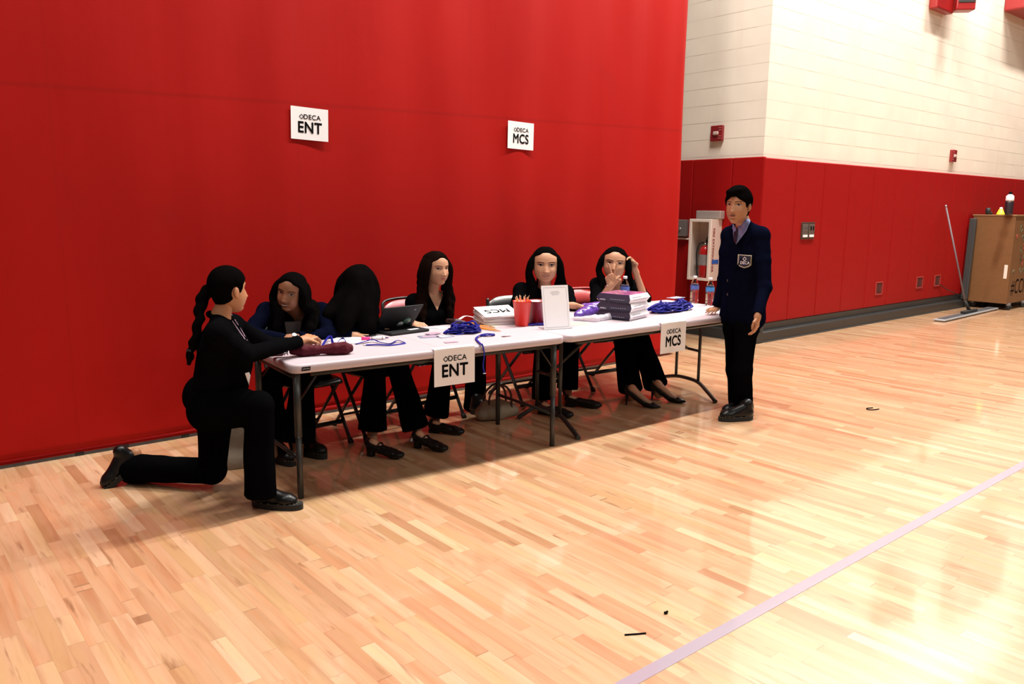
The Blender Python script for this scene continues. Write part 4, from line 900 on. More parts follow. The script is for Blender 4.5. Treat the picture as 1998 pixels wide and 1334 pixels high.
# stacked boxes
b0, b1, b2_ = T(1168, 618), T(1229, 627), T(1270, 620); ux = (b1-b0); uy = (b2_-b1)
ang = math.atan2(uy.y, uy.x); Wb, Db, Hb = .30, .275, .063
RB = RZ(ang+.12)
for k in range(3):
    c = b1+RB @ Vector((Wb/2, Db/2, 0)); c = Vector((c.x, c.y, ZT+.0005+k*(Hb+.001))); R = RB @ Matrix.Rotation((0, .03, -.03)[k], 3, 'Z')
    t = thing('game_box', c, ('dark and white boxed kit, bottom of the stack of three', 'dark and white boxed kit, middle of the stack of three', 'dark and white boxed kit with purple lid, topmost of the stack of three')[k], 'box')
    # sides pinched outwards at mid height
    bm = new(); rings = []
    for z, e in ((0, -.012), (Hb*.5, .006), (Hb, -.012)): rings.append([bm.verts.new(c+R @ Vector((x*(Wb/2+e), y*(Db/2+e), z))) for x, y in ((-1, -1), (1, -1), (1, 1), (-1, 1))])
    for p, q in zip(rings, rings[1:]):
        for i in range(4): 
            f = bm.faces.new((p[i], p[(i+1) % 4], q[(i+1) % 4], q[i])); f.material_index = 0 if i in (0, 2) else 1
    bm.faces.new(rings[0][::-1]); f = bm.faces.new(rings[-1]); f.material_index = 2 if k == 2 else 0
    bo = obj('carton', bm, [mat('box_white', (.82, .78, .82), .4), mat('box_dark', (.022, .018, .045), .35), mat('box_lid_print', (.42, .12, .32), .25, coat=.6, var=.9, vscale=9)], t)
    # printing
    Rl = basis(R @ Vector((0, -1, 0)), (0, 0, 1)); Rr_ = basis(R @ Vector((1, 0, 0)), (0, 0, 1)); tl = -.24; 
    Lt = basis(R @ Vector((0, -1, 0)), R @ Vector((-.30, 0, 1))); Ft = basis(R @ Vector((1, 0, 0)), R @ Vector((0, -.30, 1)))
    text('APEX', .021, c+R @ Vector((-(Wb/2-.0025)-.0012, .095, Hb*.27)), basis(R @ Vector((0, -1, 0)), R @ Vector((-.57, 0, 1))), M_WHITE, bo, .02)
    text('GAMES KIT', .014, c+R @ Vector((-Wb/2-.0015, -.04, Hb*.40)), basis(R @ Vector((0, -1, 0)), R @ Vector((-.45, 0, 1))), mat('print_lilac', (.45, .42, .55), .5), bo, .01) if 0 else None
    bm = new()
    for j in range(7): box(bm, c+R @ Vector((-Wb/2-.003+.0*j, .02-.018*j, Hb*.40)), (.002, .011, .006), R @ Matrix.Rotation(.40, 3, 'Y'))
    obj('fine_print', bm, mat('print_lilac', (.35, .33, .45), .5), bo)
    bm = new()
    for j in range(9): box(bm, c+R @ Vector((-.09+.022*j, -Db/2-.001, Hb*.36)), (.014, .002, .005), R @ Matrix.Rotation(-.40, 3, 'X'))
    for j in range(5): box(bm, c+R @ Vector((-.10+.026*j, -Db/2-.0005, Hb*.66)), (.018, .002, .007), R @ Matrix.Rotation(.42, 3, 'X'))
    obj('fine_print', bm, mat('print_grey', (.25, .22, .30), .5), bo)
# water bottles
MPET = mat('pet_clear', (.93, .95, .97), .04, trans=1.0); MPET.node_tree.nodes['Principled BSDF'].inputs['IOR'].default_value = 1.15
def bottle(c, label, h=.235, lab=(.10, .16, .48), red=False):
    t = thing('water_bottle', c, label, 'bottle'); k = h/.205
    prof = [(.006, .002), (.026, .0005), (.032, .008), (.0325, .02)]
    for i in range(5): prof += [(.0300, .030+.014*i), (.0325, .037+.014*i)]
    prof += [(.0318, .105), (.0318, .140), (.030, .150), (.022, .168), (.0135, .180), (.0125, .190)]
    bm = new(); lathe(bm, [(r*k, z*k) for r, z in prof], c, 32); b_o = obj('body', bm, MPET, t)
    bm = new(); lathe(bm, [(r*k*.94, z*k+.001) for r, z in prof[:-3]], c, 28); wt = obj('water', bm, mat('water_tint', (.92, .90, .92), .02, trans=1.0), t)
    bm = new(); lathe(bm, [(.0322*k, .106*k), (.0324*k, .139*k)], c, 32, close=False); obj('paper_label', bm, mat('label_%s' % ('b' if not red else 'c'), lab, .3, var=.6, vscale=50), t)
    bm = new(); lathe(bm, [(.0140*k, .1905*k), (.0142*k, .206*k), (.012*k, .209*k)], c, 24); obj('cap', bm, M_WHITE, t)
    return t
bottle(T(1354, 591), 'clear water bottle standing left of the other at the right table end')
bottle(T(1384, 595.5), 'clear water bottle with red and blue label, nearest the boy', lab=(.06, .26, .62), red=True)
bottle(T(1218, 597), 'water bottle mostly hidden behind the stacked boxes', h=.25)
badge(1318, 598, .1, .15, .09, 'pale blue clear badge sleeves behind the lanyard heap on the right table', m=mat('film_blue', (.45, .60, .82), .2, coat=.7), inner=M_WHITE, z=.075)
sheet(T(1285, 600), .2, .20, .12, 'white paper under the lanyard heap beside the stacked boxes')
# ------------------------------------------------------------------ bags on the floor
c = tz(968, 812, 0); c = Vector((3.58, 4.42, 0)); t = thing('handbag', c, 'cream handbag with brown handles on the floor under the left table', 'handbag')
B = Blob(.03); MH = mat('bag_cream', (.30, .24, .17), .5, bump=.2, bscale=30)
B.chain([c+Vector((-.12, .03, .06)), c+Vector((0, 0, .075)), c+Vector((.12, -.03, .055))], [.055, .072, .045]); B.chain([c+Vector((-.10, .03, .12)), c+Vector((.10, -.03, .10))], [.03, .025]); B.done('body', MH, t, .005, noise_amp=.008, noise_sc=12)
MHD = mat('handle_brown', (.07, .025, .015), .5)
for off in (.03, -.035):
    bm = new(); tube(bm, smoothpath([c+Vector((-.09, .03+off, .10)), c+Vector((-.075, .03+off, .20)), c+Vector((.0, off, .265)), c+Vector((.07, -.02+off, .21)), c+Vector((.085, -.02+off, .08))]), .0085, 8); obj('handle', bm, MHD, t)
bm = new(); lathe(bm, [(.004, 0), (.014, .002), (.014, .006), (.004, .008)], c+Vector((.165, -.05, .085)), R=frame_z((.5, -.8, .1))); obj('clasp', bm, mat('clasp_gold', (.55, .42, .22), .25, metal=.9), t)
c = Vector((1.66, 4.55, 0)); t = thing('tote_bag', c, 'pale grey tote bag on the floor behind the kneeling woman', 'bag')
B = Blob(.04); B.box(c+Vector((0, 0, .17)), (.26, .10, .33), RZ(-.4)); B.cap(c+Vector((-.08, .03, .05)), c+Vector((.08, -.03, .05)), .06, .06); B.done('body', mat('tote_grey', (.27, .22, .17), .8, bump=.3, bscale=20), t, .007, noise_amp=.014, noise_sc=9)
for off in (.05, -.05):
    bm = new(); tube(bm, smoothpath([c+Vector((-.07, .03+off, .32)), c+Vector((-.05, .02+off, .42)), c+Vector((.05, -.02+off, .42)), c+Vector((.07, -.03+off, .32))]), .007, 8, flat=(.012, .003)); obj('handle', bm, mat('tote_grey', (0, 0, 0)), t)
# ================================================================== PEOPLE
def sstep(a, b, x):
    t = max(0, min(1, (x-a)/(b-a))); return t*t*(3-2*t)
def gauss(x, z, x0, z0, sx, sz): return math.exp(-((x-x0)/sx)**2-((z-z0)/sz)**2)
def ell_r(n, c, r):
    """distance from origin along n to the far side of an ellipsoid"""
    a = sum((n[i]/r[i])**2 for i in range(3)); b = -2*sum(n[i]*c[i]/r[i]**2 for i in range(3)); k = sum((c[i]/r[i])**2 for i in range(3))-1
    d = b*b-4*a*k
    if d < 0: return 0
    return (-b+math.sqrt(d))/(2*a)
def smax(v, k=.006):
    m = max(v); return m+k*math.log(sum(math.exp((x-m)/k) for x in v))
def skull_r(n, male=False):
    return smax([ell_r(n, (0, -.012, .030), (.073, .090, .084)), ell_r(n, (0, .020, -.030), (.062, .064, .079)), ell_r(n, (0, .044, -.086), (.030, .028, .021)), ell_r(n, (0, -.01, -.02), (.060, .065, .07))])
from mathutils.bvhtree import BVHTree
HB = []
EYE = (.031, .010)
def head_mesh(R, pos, s, smile=0, m_lip=1, hw=1, hh=1):
    """face and skull as one surface; local x right, y forward, z up"""
    bm = bmesh.new(); NU, NV = 112, 84; rows = []
    def pt(n):
        r = skull_r(n); p = Vector((n[0]*r, n[1]*r, n[2]*r)); x, y, z = p
        if y > .02:
            fr = sstep(.02, .055, y)
            d = 0
            for sg in (-1, 1):
                d -= .0085*gauss(x, z, sg*EYE[0], EYE[1]+.001, .017, .011)
                d += .0035*gauss(x, z, sg*EYE[0], EYE[1]+.019, .020, .007)
                d += .0045*gauss(x, z, sg*.040, -.026, .017, .015)
                d += .0065*gauss(x, z, sg*.0115, -.034, .0055, .0055)
                d += (.004*smile)*gauss(x, z, sg*.036, -.040, .012, .012)
            nz = sstep(.020, -.028, z)*(1-sstep(-.032, -.044, z))
            d += (.0035+.0130*nz)*math.exp(-(x/(.0085+.0045*nz))**2)*(1-sstep(.014, .032, z))*(1-sstep(-.036, -.046, z))
            d += .006*gauss(x, z, 0, -.031, .009, .007)
            w = .019+.007*smile
            d += .0050*gauss(x, z+abs(x)*-.10*smile, 0, -.0525, w, .0042)
            d += .0060*gauss(x, z+abs(x)*-.10*smile, 0, -.0630, w*.85, .0048)
            d -= .0045*gauss(x, z-abs(x)*.12*smile, 0, -.0577, w, .0018+.0012*smile)
            d -= .003*gauss(x, z, 0, -.073, .016, .005)
            d += .003*gauss(x, z, 0, -.088, .014, .008)
            p.y += d*fr
        return p
    for j in range(1, NV):
        ph = PI*j/NV; row = []
        for i in range(NU):
            # denser columns at the front
            t = 2*PI*i/NU; th = t+.45*math.sin(t-PI/2+PI)*0
            row.append(pt((math.sin(ph)*math.cos(th), math.sin(ph)*math.sin(th), math.cos(ph))))
        rows.append(row)
    T = Matrix.Translation(pos) @ (R.to_4x4()) @ Matrix.Scale(s, 4) @ Matrix.Diagonal((hw, 1, hh, 1))
    vr = [[bm.verts.new(T @ p) for p in r] for r in rows]
    top = bm.verts.new(T @ pt((0, 0, 1))); bot = bm.verts.new(T @ pt((0, 0, -1)))
    mi = lambda a: 0
    for j in range(len(vr)-1):
        for i in range(NU):
            k = (i+1) % NU; f = bm.faces.new((vr[j][i], vr[j+1][i], vr[j+1][k], vr[j][k]))
            c = (rows[j][i]+rows[j+1][i]+rows[j+1][k]+rows[j][k])/4; f.material_index = mi(c); f.smooth = True
    for i in range(NU):
        k = (i+1) % NU; bm.faces.new((top, vr[0][i], vr[0][k])); bm.faces.new((bot, vr[-1][k], vr[-1][i]))
    # ears
    for sg in (-1, 1):
        for (c, r, rr) in (((sg*.0725, -.008, -.008), (.006, .012, .022), 20), ((sg*.0765, -.013, -.003), (.005, .011, .020), 20), ((sg*.070, -.004, -.026), (.005, .007, .009), 0)):
            bmesh.ops.create_uvsphere(bm, u_segments=14, v_segments=10, radius=1, matrix=T @ Matrix.Translation(c) @ Matrix.Rotation(math.radians(-12), 4, 'X') @ Matrix.Diagonal((*r, 1)))
    bmesh.ops.recalc_face_normals(bm, faces=bm.faces); HB.append(BVHTree.FromBMesh(bm)); me = bpy.data.meshes.new('h'); bm.to_mesh(me); bm.free(); return me, T
def face_parts(T, body, smile=0, iris=(.012, .006, .004), brow=None, gaze=(0, 0), squint=0, lipm=None):
    M_SC = mat('eye_white', (.50, .44, .42), .3); M_IR = mat('iris_dark', iris, .15); brow = brow or M_HAIR; tree = HB[-1]
    sc = T.to_scale().x; fw = (T.to_3x3() @ Vector((0, 1, 0))).normalized()
    def S(x, z, lift=0):
        o = T @ Vector((x, .25, z)); h = tree.ray_cast(o, -fw); return (h[0] if h[0] is not None else T @ Vector((x, .08, z)))+fw*lift*sc
    def strip(name, xs, zt, zb, m, lift, parent):
        bm = new(); R0 = []
        for x in xs:
            a, b = zt(x), zb(x); R0.append([bm.verts.new(S(x, a+(b-a)*k/3, lift)) for k in range(4)])
        for p, q in zip(R0, R0[1:]):
            for k in range(3): bm.faces.new((p[k], q[k], q[k+1], p[k+1])).smooth = True
        return obj(name, bm, m, parent)
    hh = .0058*(1-squint*.45)
    for sg in (-1, 1):
        ex, ez = sg*EYE[0], EYE[1]; n = 12
        xs = [ex-.0140+.028*k/n for k in range(n+1)]
        up = lambda x: ez+hh*(1-((x-ex)/.0141)**2)**.6 if abs(x-ex) < .0141 else ez
        dn = lambda x: ez-hh*.75*(1-((x-ex)/.0141)**2)**.8 if abs(x-ex) < .0141 else ez
        e = strip('eye', xs, up, dn, M_SC, .0012, body)
        ri = .0060; gx = ex+gaze[0]; ix = [gx-ri+2*ri*k/8 for k in range(9)]
        iu = lambda x: min(up(x), ez+gaze[1]+.0008+math.sqrt(max(0, ri*ri-(x-gx)**2))); idn = lambda x: max(dn(x), ez+gaze[1]+.0008-math.sqrt(max(0, ri*ri-(x-gx)**2)))
        strip('iris', ix, iu, idn, M_IR, .0022, e)
        bm = new(); tube(bm, [S(x, up(x)+.0004, .0018) for x in xs], .0013*sc, 6); obj('lash', bm, M_INK, body)
        bm = new(); pts = [(sg*.013, .0265), (sg*.026, .0310), (sg*.040, .0305), (sg*.049, .0250)]
        tube(bm, smoothpath([S(x, z, .0008) for x, z in pts], 4), .001, 6, flat=(.0010*sc, .0019*sc)); obj('eyebrow', bm, brow, body)
        bm = new(); tube(bm, [S(sg*.0045, -.0405, .0006), S(sg*.0085, -.0395, .0004)], .0013*sc, 6); obj('nostril', bm, mat('nostril_dark', (.05, .018, .012), .8), body)
    w = .0185+.0060*smile; n = 14; xs = [-w+2*w*k/n for k in range(n+1)]; cr = .0050*smile
    md_ = lambda x: -.0577+cr*(x/w)**2
    e_ = lambda x: max(0, 1-(x/(w*1.02))**2)
    strip('upper_lip', xs, lambda x: md_(x)+.0066*e_(x)**.8-.0016*math.exp(-(x/.0035)**2), lambda x: md_(x)-.0002, lipm, .0007, body)
    op0 = .0065*smile if smile > .3 else 0
    strip('lower_lip', xs, lambda x: md_(x)-op0*e_(x)**.7-.0001, lambda x: md_(x)-(op0+.0075)*e_(x)**.75, lipm, .0009, body)
    n = 14; xs = [-w+2*w*k/n for k in range(n+1)]; cr = .0050*smile
    mid = lambda x: -.0577+cr*(x/w)**2
    if smile > .3:
        op = .0065*smile; lo = lambda x: mid(x)-op*(1-(x/w)**2)**.7 if abs(x) < w else mid(x)
        mo = strip('mouth', xs, lambda x: mid(x)+.0004, lo, mat('mouth_dark', (.05, .010, .009), .6), .0012, body)
        xt = [x*.82 for x in xs]; strip('teeth', xt, lambda x: mid(x)-.0001, lambda x: mid(x)-op*.72*(1-(x/w)**2)**.7, mat('teeth', (.62, .56, .50), .3), .0022, mo)
    else:
        bm = new(); tube(bm, [S(x, mid(x), .0004) for x in xs], .0009*sc, 6); obj('mouth_line', bm, mat('mouth_dark', (.05, .010, .009), .6), body)
def np_skull(n):
    def er(c, r):
        c = np.array(c); r = np.array(r); a = ((n/r)**2).sum(-1); b = -2*(n*c/r**2).sum(-1); k = ((c/r)**2).sum()-1
        d = np.maximum(b*b-4*a*k, 0); return (-b+np.sqrt(d))/(2*a)
    v = np.stack([er((0, -.012, .030), (.073, .090, .084)), er((0, .020, -.030), (.059, .064, .080)), er((0, -.01, -.02), (.060, .065, .07))]); m = v.max(0)
    return m+.006*np.log(np.exp((v-m)/.006).sum(0))
def np_step(a, b, x):
    t = np.clip((x-a)/(b-a), 0, 1); return t*t*(3-2*t)
def hair_cap(B, T, s, vol=.012, hairline=.060, side=.050, ear_clear=0, part=0):
    """hair shell hugging the skull, open at the face"""
    s = T.to_scale().y; c = np.array(T.translation); M = np.linalg.inv(np.array(T.to_3x3())).T
    def f(P):
        q = (P-c)@M; L = np.linalg.norm(q, axis=-1)+1e-9; n = q/L[..., None]; r = np_skull(n)
        x, y, z = n[..., 0]*r, n[..., 1]*r, n[..., 2]*r
        wz = side*(1-np_step(hairline-.045, hairline+.006, z)*.8)
        inside = (1-np_step(wz-.004, wz+.006, np.abs(x)))*np_step(.0, .012, y)*(1-np_step(hairline-.006, hairline+.004, z))
        m = (1-inside)*np_step(-.012-.055*np_step(.03, -.07, y)-.02, .006-.055*np_step(.03, -.07, y)-.012, z)
        if ear_clear: m = m*(1-np.exp(-((y+.010)/.020)**2-((z+.008)/.030)**2)*(np.abs(x) > .05))
        v = vol*(.75+.35*np.maximum(0, n[..., 2])+.25*np.maximum(0, -n[..., 1]))
        if part: v = v*(1-.5*np.exp(-(x/.006)**2)*(z > .05)*(y > -.03))
        return (L-(r+v*m-.010*(1-m)))*s*.9
    B.add(c-.135*s, c+.135*s, f, .008)
def hand(B, wrist, d, pn, s=1.0, curl=(.5, .5, .5, .5), thumb=.5, side=1, spread=.12, straight=None):
    """palm, four unequal fingers and a thumb; d finger direction, pn palm normal, side=+1 thumb towards d x pn"""
    d = Vector(d).normalized(); pn = Vector(pn); pn = (pn-d*pn.dot(d)).normalized(); sd = d.cross(pn)*side
    wrist = Vector(wrist); k = s
    kn = []
    offs = (.030, .010, -.010, -.028); lens = ((.040, .025, .020), (.045, .028, .021), (.041, .026, .021), (.032, .020, .018)); plen = (.083, .086, .082, .076)
    for i in range(4):
        p = wrist+d*plen[i]*k+sd*offs[i]*k; kn.append(p)
        B.cap(wrist+sd*offs[i]*.55*k+d*.012*k, p, .0130*k, .0105*k, k=.008)
    B.cap(wrist-d*.03*k, wrist+d*.02*k, .021*k, .0215*k, 12)
    for i in range(4):
        p = kn[i]; c = curl[i]; a = 0; dir0 = (d+sd*spread*(1.5-i)*.8).normalized(); rr = (.0092, .0094, .0090, .0080)[i]*k
        for j, L in enumerate(lens[i]):
            a += c*(.75, 1.05, .75)[j]
            dv = dir0*math.cos(a)+pn*math.sin(a); q = p+dv*L*k; r2 = rr*(.93, .88, .80)[j]
            B.cap(p, q, rr, r2, k=.0022); p = q; rr = r2
    b = wrist+d*.022*k+sd*.020*k; t1 = b+(d*.55+sd*(.75)+pn*.25*thumb).normalized()*.040*k; t2 = t1+(d*.9+sd*(.35-.5*thumb)+pn*.45*thumb).normalized()*.032*k; t3 = t2+(d*.95+sd*(.1-.6*thumb)+pn*.5*thumb).normalized()*.025*k
    B.chain([b, t1, t2, t3], [.0150*k, .0112*k, .0098*k, .0075*k], k=.004)
def shoe(kind, heel, d, s, parent, m=None, up=0):
    """heel: floor point under the heel, d: toe direction; built along +x then placed"""
    m = m or M_SHOE; d = Vector(d); dz = d.z; dh = Vector((d.x, d.y, 0)).normalized() if abs(d.z) < .9 else Vector((1, 0, 0))
    R = Matrix((dh, Vector((-dh.y, dh.x, 0)), Vector((0, 0, 1)))).transposed()
    if abs(dz) > 1e-3: R = R @ Matrix.Rotation(-math.asin(max(-.99, min(.99, d.normalized().z))), 3, 'Y')
    h = Vector(heel)
    def P(x, y, z): return h+R @ Vector((x, y, z))*s
    B = Blob(.010)
    def outline(w0, w1, L, n=28):
        pts = []
        for i in range(n):
            a = 2*PI*i/n; x = math.cos(a); y = math.sin(a); t = (x+1)/2
            pts.append((L*(.5+.5*(abs(x)**.75*(1 if x > 0 else -1))), y*(w0*(1-t)+w1*t)*1.0))
        return pts
    if kind == 'boot':
        for t, (a, b) in enumerate([((.0, 0, .075), (.06, 0, .085)), ]):
            pass
        B.chain([P(.045, 0, .060), P(.13, 0, .055), P(.215, 0, .050)], [.042*s, .040*s, .040*s]); B.chain([P(.05, 0, .07), P(.052, 0, .125)], [.043*s, .042*s]); B.chain([P(.07, 0, .10), P(.16, 0, .062)], [.038*s, .034*s])
        B.ell(P(.205, 0, .050), (.068*s, .048*s, .034*s), R); B.ell(P(.06, 0, .060), (.060*s, .043*s, .045*s), R); B.cap(P(.08, 0, .085), P(.19, 0, .056), .040*s, .034*s)
        up = B.done('shoe', m, parent, .0045, 4)
        bm = new(); o = outline(.040, .051, .280); prism(bm, o, R, .034*s, P(-.003, 0, .0)); obj('sole', bm, M_RUB, up)
        # lugs under the sole edge and welt stitches
        bm = new(); n = 46
        for i in range(n):
            a = 2*PI*i/n; x = math.cos(a); t = (x+1)/2; px = .285*(.5+.5*(abs(x)**.75*(1 if x > 0 else -1)))-.005; py = math.sin(a)*(.040*(1-t)+.052*t)
            if i % 2 == 0: box(bm, P(px*1.0, py*1.004, .036), (.007*s, .004*s, .003*s), R)
        obj('welt', bm, M_STITCH, up)
        bm = new(); 
        for k in range(4):
            x = .085+.022*k; z = .1270-.0115*k; tube(bm, [P(x-.004, -.022, z-.006), P(x, 0, z+.004), P(x+.004, .022, z-.006)], .0022*s, 6)
        tube(bm, smoothpath([P(.085, 0, .132), P(.075, -.03, .146), P(.095, -.034, .120), P(.085, 0, .132)]), .002*s, 5); obj('lace', bm, M_RUB, up)
    elif kind == 'strap':      # mary jane with block heel
        B.chain([P(.03, 0, .075), P(.09, 0, .050), P(.17, 0, .030), P(.205, 0, .026)], [.030*s, .029*s, .030*s, .026*s])
        B.ell(P(.21, 0, .027), (.046*s, .040*s, .022*s), R); B.cone(P(.03, 0, .055), P(.028, 0, .001), .032*s, .026*s); B.ell(P(.012, 0, .085), (.024*s, .032*s, .030*s), R)
        for sg in (-1, 1): B.chain([P(.03, sg*.030, .088), P(.09, sg*.034, .062), P(.15, sg*.036, .046), P(.19, sg*.032, .040)], [.010*s]*4)
        up = B.done('shoe', m, parent, .0045, 3)
        bm = new(); tube(bm, smoothpath([P(.085, -.036, .066), P(.090, -.026, .082), P(.092, 0, .092), P(.090, .026, .082), P(.085, .036, .066)]), .005, 8, flat=(.0085*s, .0035*s)); obj('strap', bm, m, up)
    elif kind == 'stiletto':
        B.chain([P(.02, 0, .100), P(.07, 0, .060), P(.13, 0, .026), P(.19, 0, .016), P(.235, 0, .013)], [.022*s, .020*s, .022*s, .022*s, .008*s]); B.ell(P(.185, 0, .017), (.045*s, .034*s, .0155*s), R)
        for sg in (-1, 1): B.chain([P(.012, sg*.022, .118), P(.07, sg*.028, .075), P(.13, sg*.034, .040), P(.17, sg*.032, .030)], [.008*s]*4)
        B.ell(P(.004, 0, .115), (.012*s, .024*s, .026*s), R); B.cone(P(.008, 0, .09), P(.004, 0, .001), .014*s, .0045*s, 12)
        up = B.done('shoe', m, parent, .004, 2)
    else:                       # low pump / flat
        B.chain([P(.035, 0, .040), P(.10, 0, .034), P(.18, 0, .026), P(.215, 0, .024)], [.030*s, .030*s, .032*s, .022*s]); B.ell(P(.205, 0, .025), (.048*s, .040*s, .023*s), R)
        B.box(P(.035, 0, .012), (.065*s, .055*s, .022*s), R); B.ell(P(.012, 0, .055), (.020*s, .030*s, .030*s), R)
        for sg in (-1, 1): B.chain([P(.02, sg*.028, .062), P(.09, sg*.034, .050), P(.16, sg*.036, .042)], [.009*s]*3)
        up = B.done('shoe', m, parent, .0045, 3)
    return up
def on_surface(o, p, d, lift=.004):
    """nearest hit on object o from outside along -d"""
    me = o.data; t = BVHTree.FromPolygons([v.co for v in me.vertices], [tuple(q.vertices) for q in me.polygons])
    hit = t.ray_cast(Vector(p)+Vector(d)*.6, -Vector(d)); return (hit[0]+Vector(d)*lift) if hit[0] is not None else Vector(p)
def cam_surface(o, px, py, lift=.004):
    me = o.data; t = BVHTree.FromPolygons([v.co for v in me.vertices], [tuple(q.vertices) for q in me.polygons])
    r = ray(px, py).normalized(); hit = t.ray_cast(Vector((0, 0, H)), r)
    return (hit[0]-r*lift, hit[1]) if hit[0] is not None else (None, None)
def patch(name, outline, o, m, parent, lift=.004, thick=.003, step=2.2):
    """thin piece of cloth lying on the surface of o, outline given in photo pixels"""
    me = o.data; tree = BVHTree.FromPolygons([v.co for v in me.vertices], [tuple(q.vertices) for q in me.polygons])
    bm = new(); bm.faces.new([bm.verts.new((x, y, 0)) for x, y in outline]); bmesh.ops.triangulate(bm, faces=list(bm.faces))
    for _ in range(5):
        es = [e for e in bm.edges if e.calc_length() > step]
        if not es: break
        bmesh.ops.subdivide_edges(bm, edges=es, cuts=1); bmesh.ops.triangulate(bm, faces=list(bm.faces))
    bad = []
    for v in bm.verts:
        r = ray(v.co.x, v.co.y).normalized(); h = tree.ray_cast(Vector((0, 0, H)), r)
        if h[0] is None: bad.append(v)
        else: v.co = h[0]-r*lift
    bmesh.ops.delete(bm, geom=bad, context='VERTS')
    ob = obj(name, bm, m, parent, smooth=True); sd = ob.modifiers.new('t', 'SOLIDIFY'); sd.thickness = thick; sd.offset = 0; return ob
def skin(name, c): return mat('skin_'+name, c, .48, spec=.4, var=.07, vscale=14)
def person(P):
    """P: dict of joints in world space. '1' = the person's right side, '2' = the left"""
    s = P.get('s', 1.0); sk = P['skin']; lip = P['lip']
    f = Vector(P['face']).normalized(); up = Vector(P.get('up', (0, 0, 1))); rt = f.cross(up).normalized(); up = rt.cross(f)
    R = Matrix((rt, f, up)).transposed(); hs = P.get('hs', 1.0)*s; hp = Vector(P['head'])
    hm, T = head_mesh(R, hp, hs, P.get('smile', 0), 1, P.get('hw', 1), P.get('hh', 1))
    neck = Vector(P['neck']); ch = Vector(P['chest']); pv = Vector(P['pelvis']); S = [Vector(P['sh1']), Vector(P['sh2'])]; E_ = [Vector(P['el1']), Vector(P['el2'])]; Wr = [Vector(P['wr1']), Vector(P['wr2'])]
    HJ = [Vector(P['hip1']), Vector(P['hip2'])]; K = [Vector(P['kn1']), Vector(P['kn2'])]; A = [Vector(P['an1']), Vector(P['an2'])]
    B = Blob()
    nr = P.get('nr', .044)*s; B.chain([hp-up*.05*hs-f*.015*hs, neck, ch.lerp(neck, .6)], [nr, nr*1.02, .06*s])
    B.chain([pv, ch], [.08*s, .085*s]); B.cap(S[0], S[1], .035*s, .035*s)
    for i in range(2):
        B.cap(ch, HJ[i], .05*s, .05*s); B.chain([S[i], E_[i], Wr[i]], [.034*s, .031*s, .0215*s]); B.chain([HJ[i], K[i], A[i]], [.055*s, .045*s, .031*s])
    for i, k in enumerate(('h1', 'h2')):
        if k in P:
            h = P[k]; hand(B, Wr[i], h['d'], h['n'], s*P.get('hands', 1.0), h.get('curl', (.4,)*4), h.get('thumb', .5), h.get('side', 1), h.get('spread', .12))
        else: hand(B, Wr[i], (Wr[i]-E_[i]), (0, 0, -1), s*.95, (.3,)*4, .5, 1)
    for i, k in enumerate(('f1', 'f2')):
        g = P[k]; d = Vector(g[2]).normalized(); heel = Vector(g[1]); hz = {'stiletto': .12, 'strap': .085, 'boot': .06}.get(g[0], .05)*s
        upv = Vector((0, 0, 1)) if abs(d.z) < .5 else Vector((0, 0, 1))
        B.chain([A[i], heel+d*.04*s+upv*hz*1.0, heel+d*.15*s+upv*.030*s, heel+d*.2*s+upv*.022*s], [.031*s, .026*s, .020*s, .014*s])
    body = B.done('person', [sk, lip], None, .0048, 2, extra=[hm])
    bpy.data.meshes.remove(hm)
    face_parts(T, body, P.get('smile', 0), brow=P.get('brow'), gaze=P.get('gaze', (0, 0)), squint=P.get('squint', 0), lipm=lip)
    # ---- jacket
    cl = P['cloth']; B = Blob(); side = (S[1]-S[0]).normalized(); w = P.get('tw', .085)*s; fwd = Vector(P['bf']).normalized()
    for sg in (-1, 1):
        B.chain([pv+side*sg*w*.85+(ch-pv)*P.get('hem', -.05), pv.lerp(ch, .45)+side*sg*w*.75, ch+side*sg*w*.95, ch.lerp(neck, .45)+side*sg*w*.8], [.098*s*P.get('hipr', 1), .088*s, .098*s, .070*s])
    B.cap(pv+(ch-pv)*P.get('hem', -.05), ch, .115*s*P.get('hipr', 1), .108*s); B.cap(ch+fwd*.03*s, ch.lerp(neck, .4), .085*s, .06*s)
    if P.get('bust'): 
        for sg in (-1, 1): B.ell(ch+side*sg*.07*s+fwd*.065*s-(neck-ch)*.05, (.055*s,)*3)
    B.chain([S[0], neck-(neck-ch)*.30, S[1]], [.056*s, .050*s, .056*s])
    for sg in (-1, 1):
        cb = neck-fwd*.050*s+Vector((0, 0, .012*s)); B.chain([cb, neck+side*sg*.050*s-fwd*.010*s-Vector((0, 0, .008*s)), ch.lerp(neck, .55)+side*sg*.055*s+fwd*.060*s, ch.lerp(neck, .05)+side*sg*.012*s+fwd*.105*s], [.016*s, .019*s, .020*s, .010*s], k=.008)
        B.cap(neck+side*sg*.045*s-Vector((0, 0, .02*s)), S[0 if sg < 0 else 1], .030*s, .050*s)
    for i in range(2):
        B.cap(ch.lerp(S[i], .5), S[i], .075*s, .058*s)
        cuff = P.get('cuff', (.93, .93))[i]; e = E_[i].lerp(Wr[i], cuff) if cuff >= 0 else S[i].lerp(E_[i], -cuff)
        if cuff >= 0:
            B.chain([S[i], S[i].lerp(E_[i], .5), E_[i]], [.057*s, .050*s, .046*s]); B.cone(E_[i], e, .046*s, .036*s); B.ell(E_[i], (.047*s,)*3)
        else:
            B.cap(S[i], S[i].lerp(e, .6), .057*s, .052*s); B.cone(S[i].lerp(e, .5), e, .052*s, .050*s)
    for q in P.get('jx', []): B.chain([Vector(a) for a in q[0]], q[1])
    jk = B.done(P.get('jname', 'blazer'), cl, body, .0075, 4, noise_amp=.006, noise_sc=11)
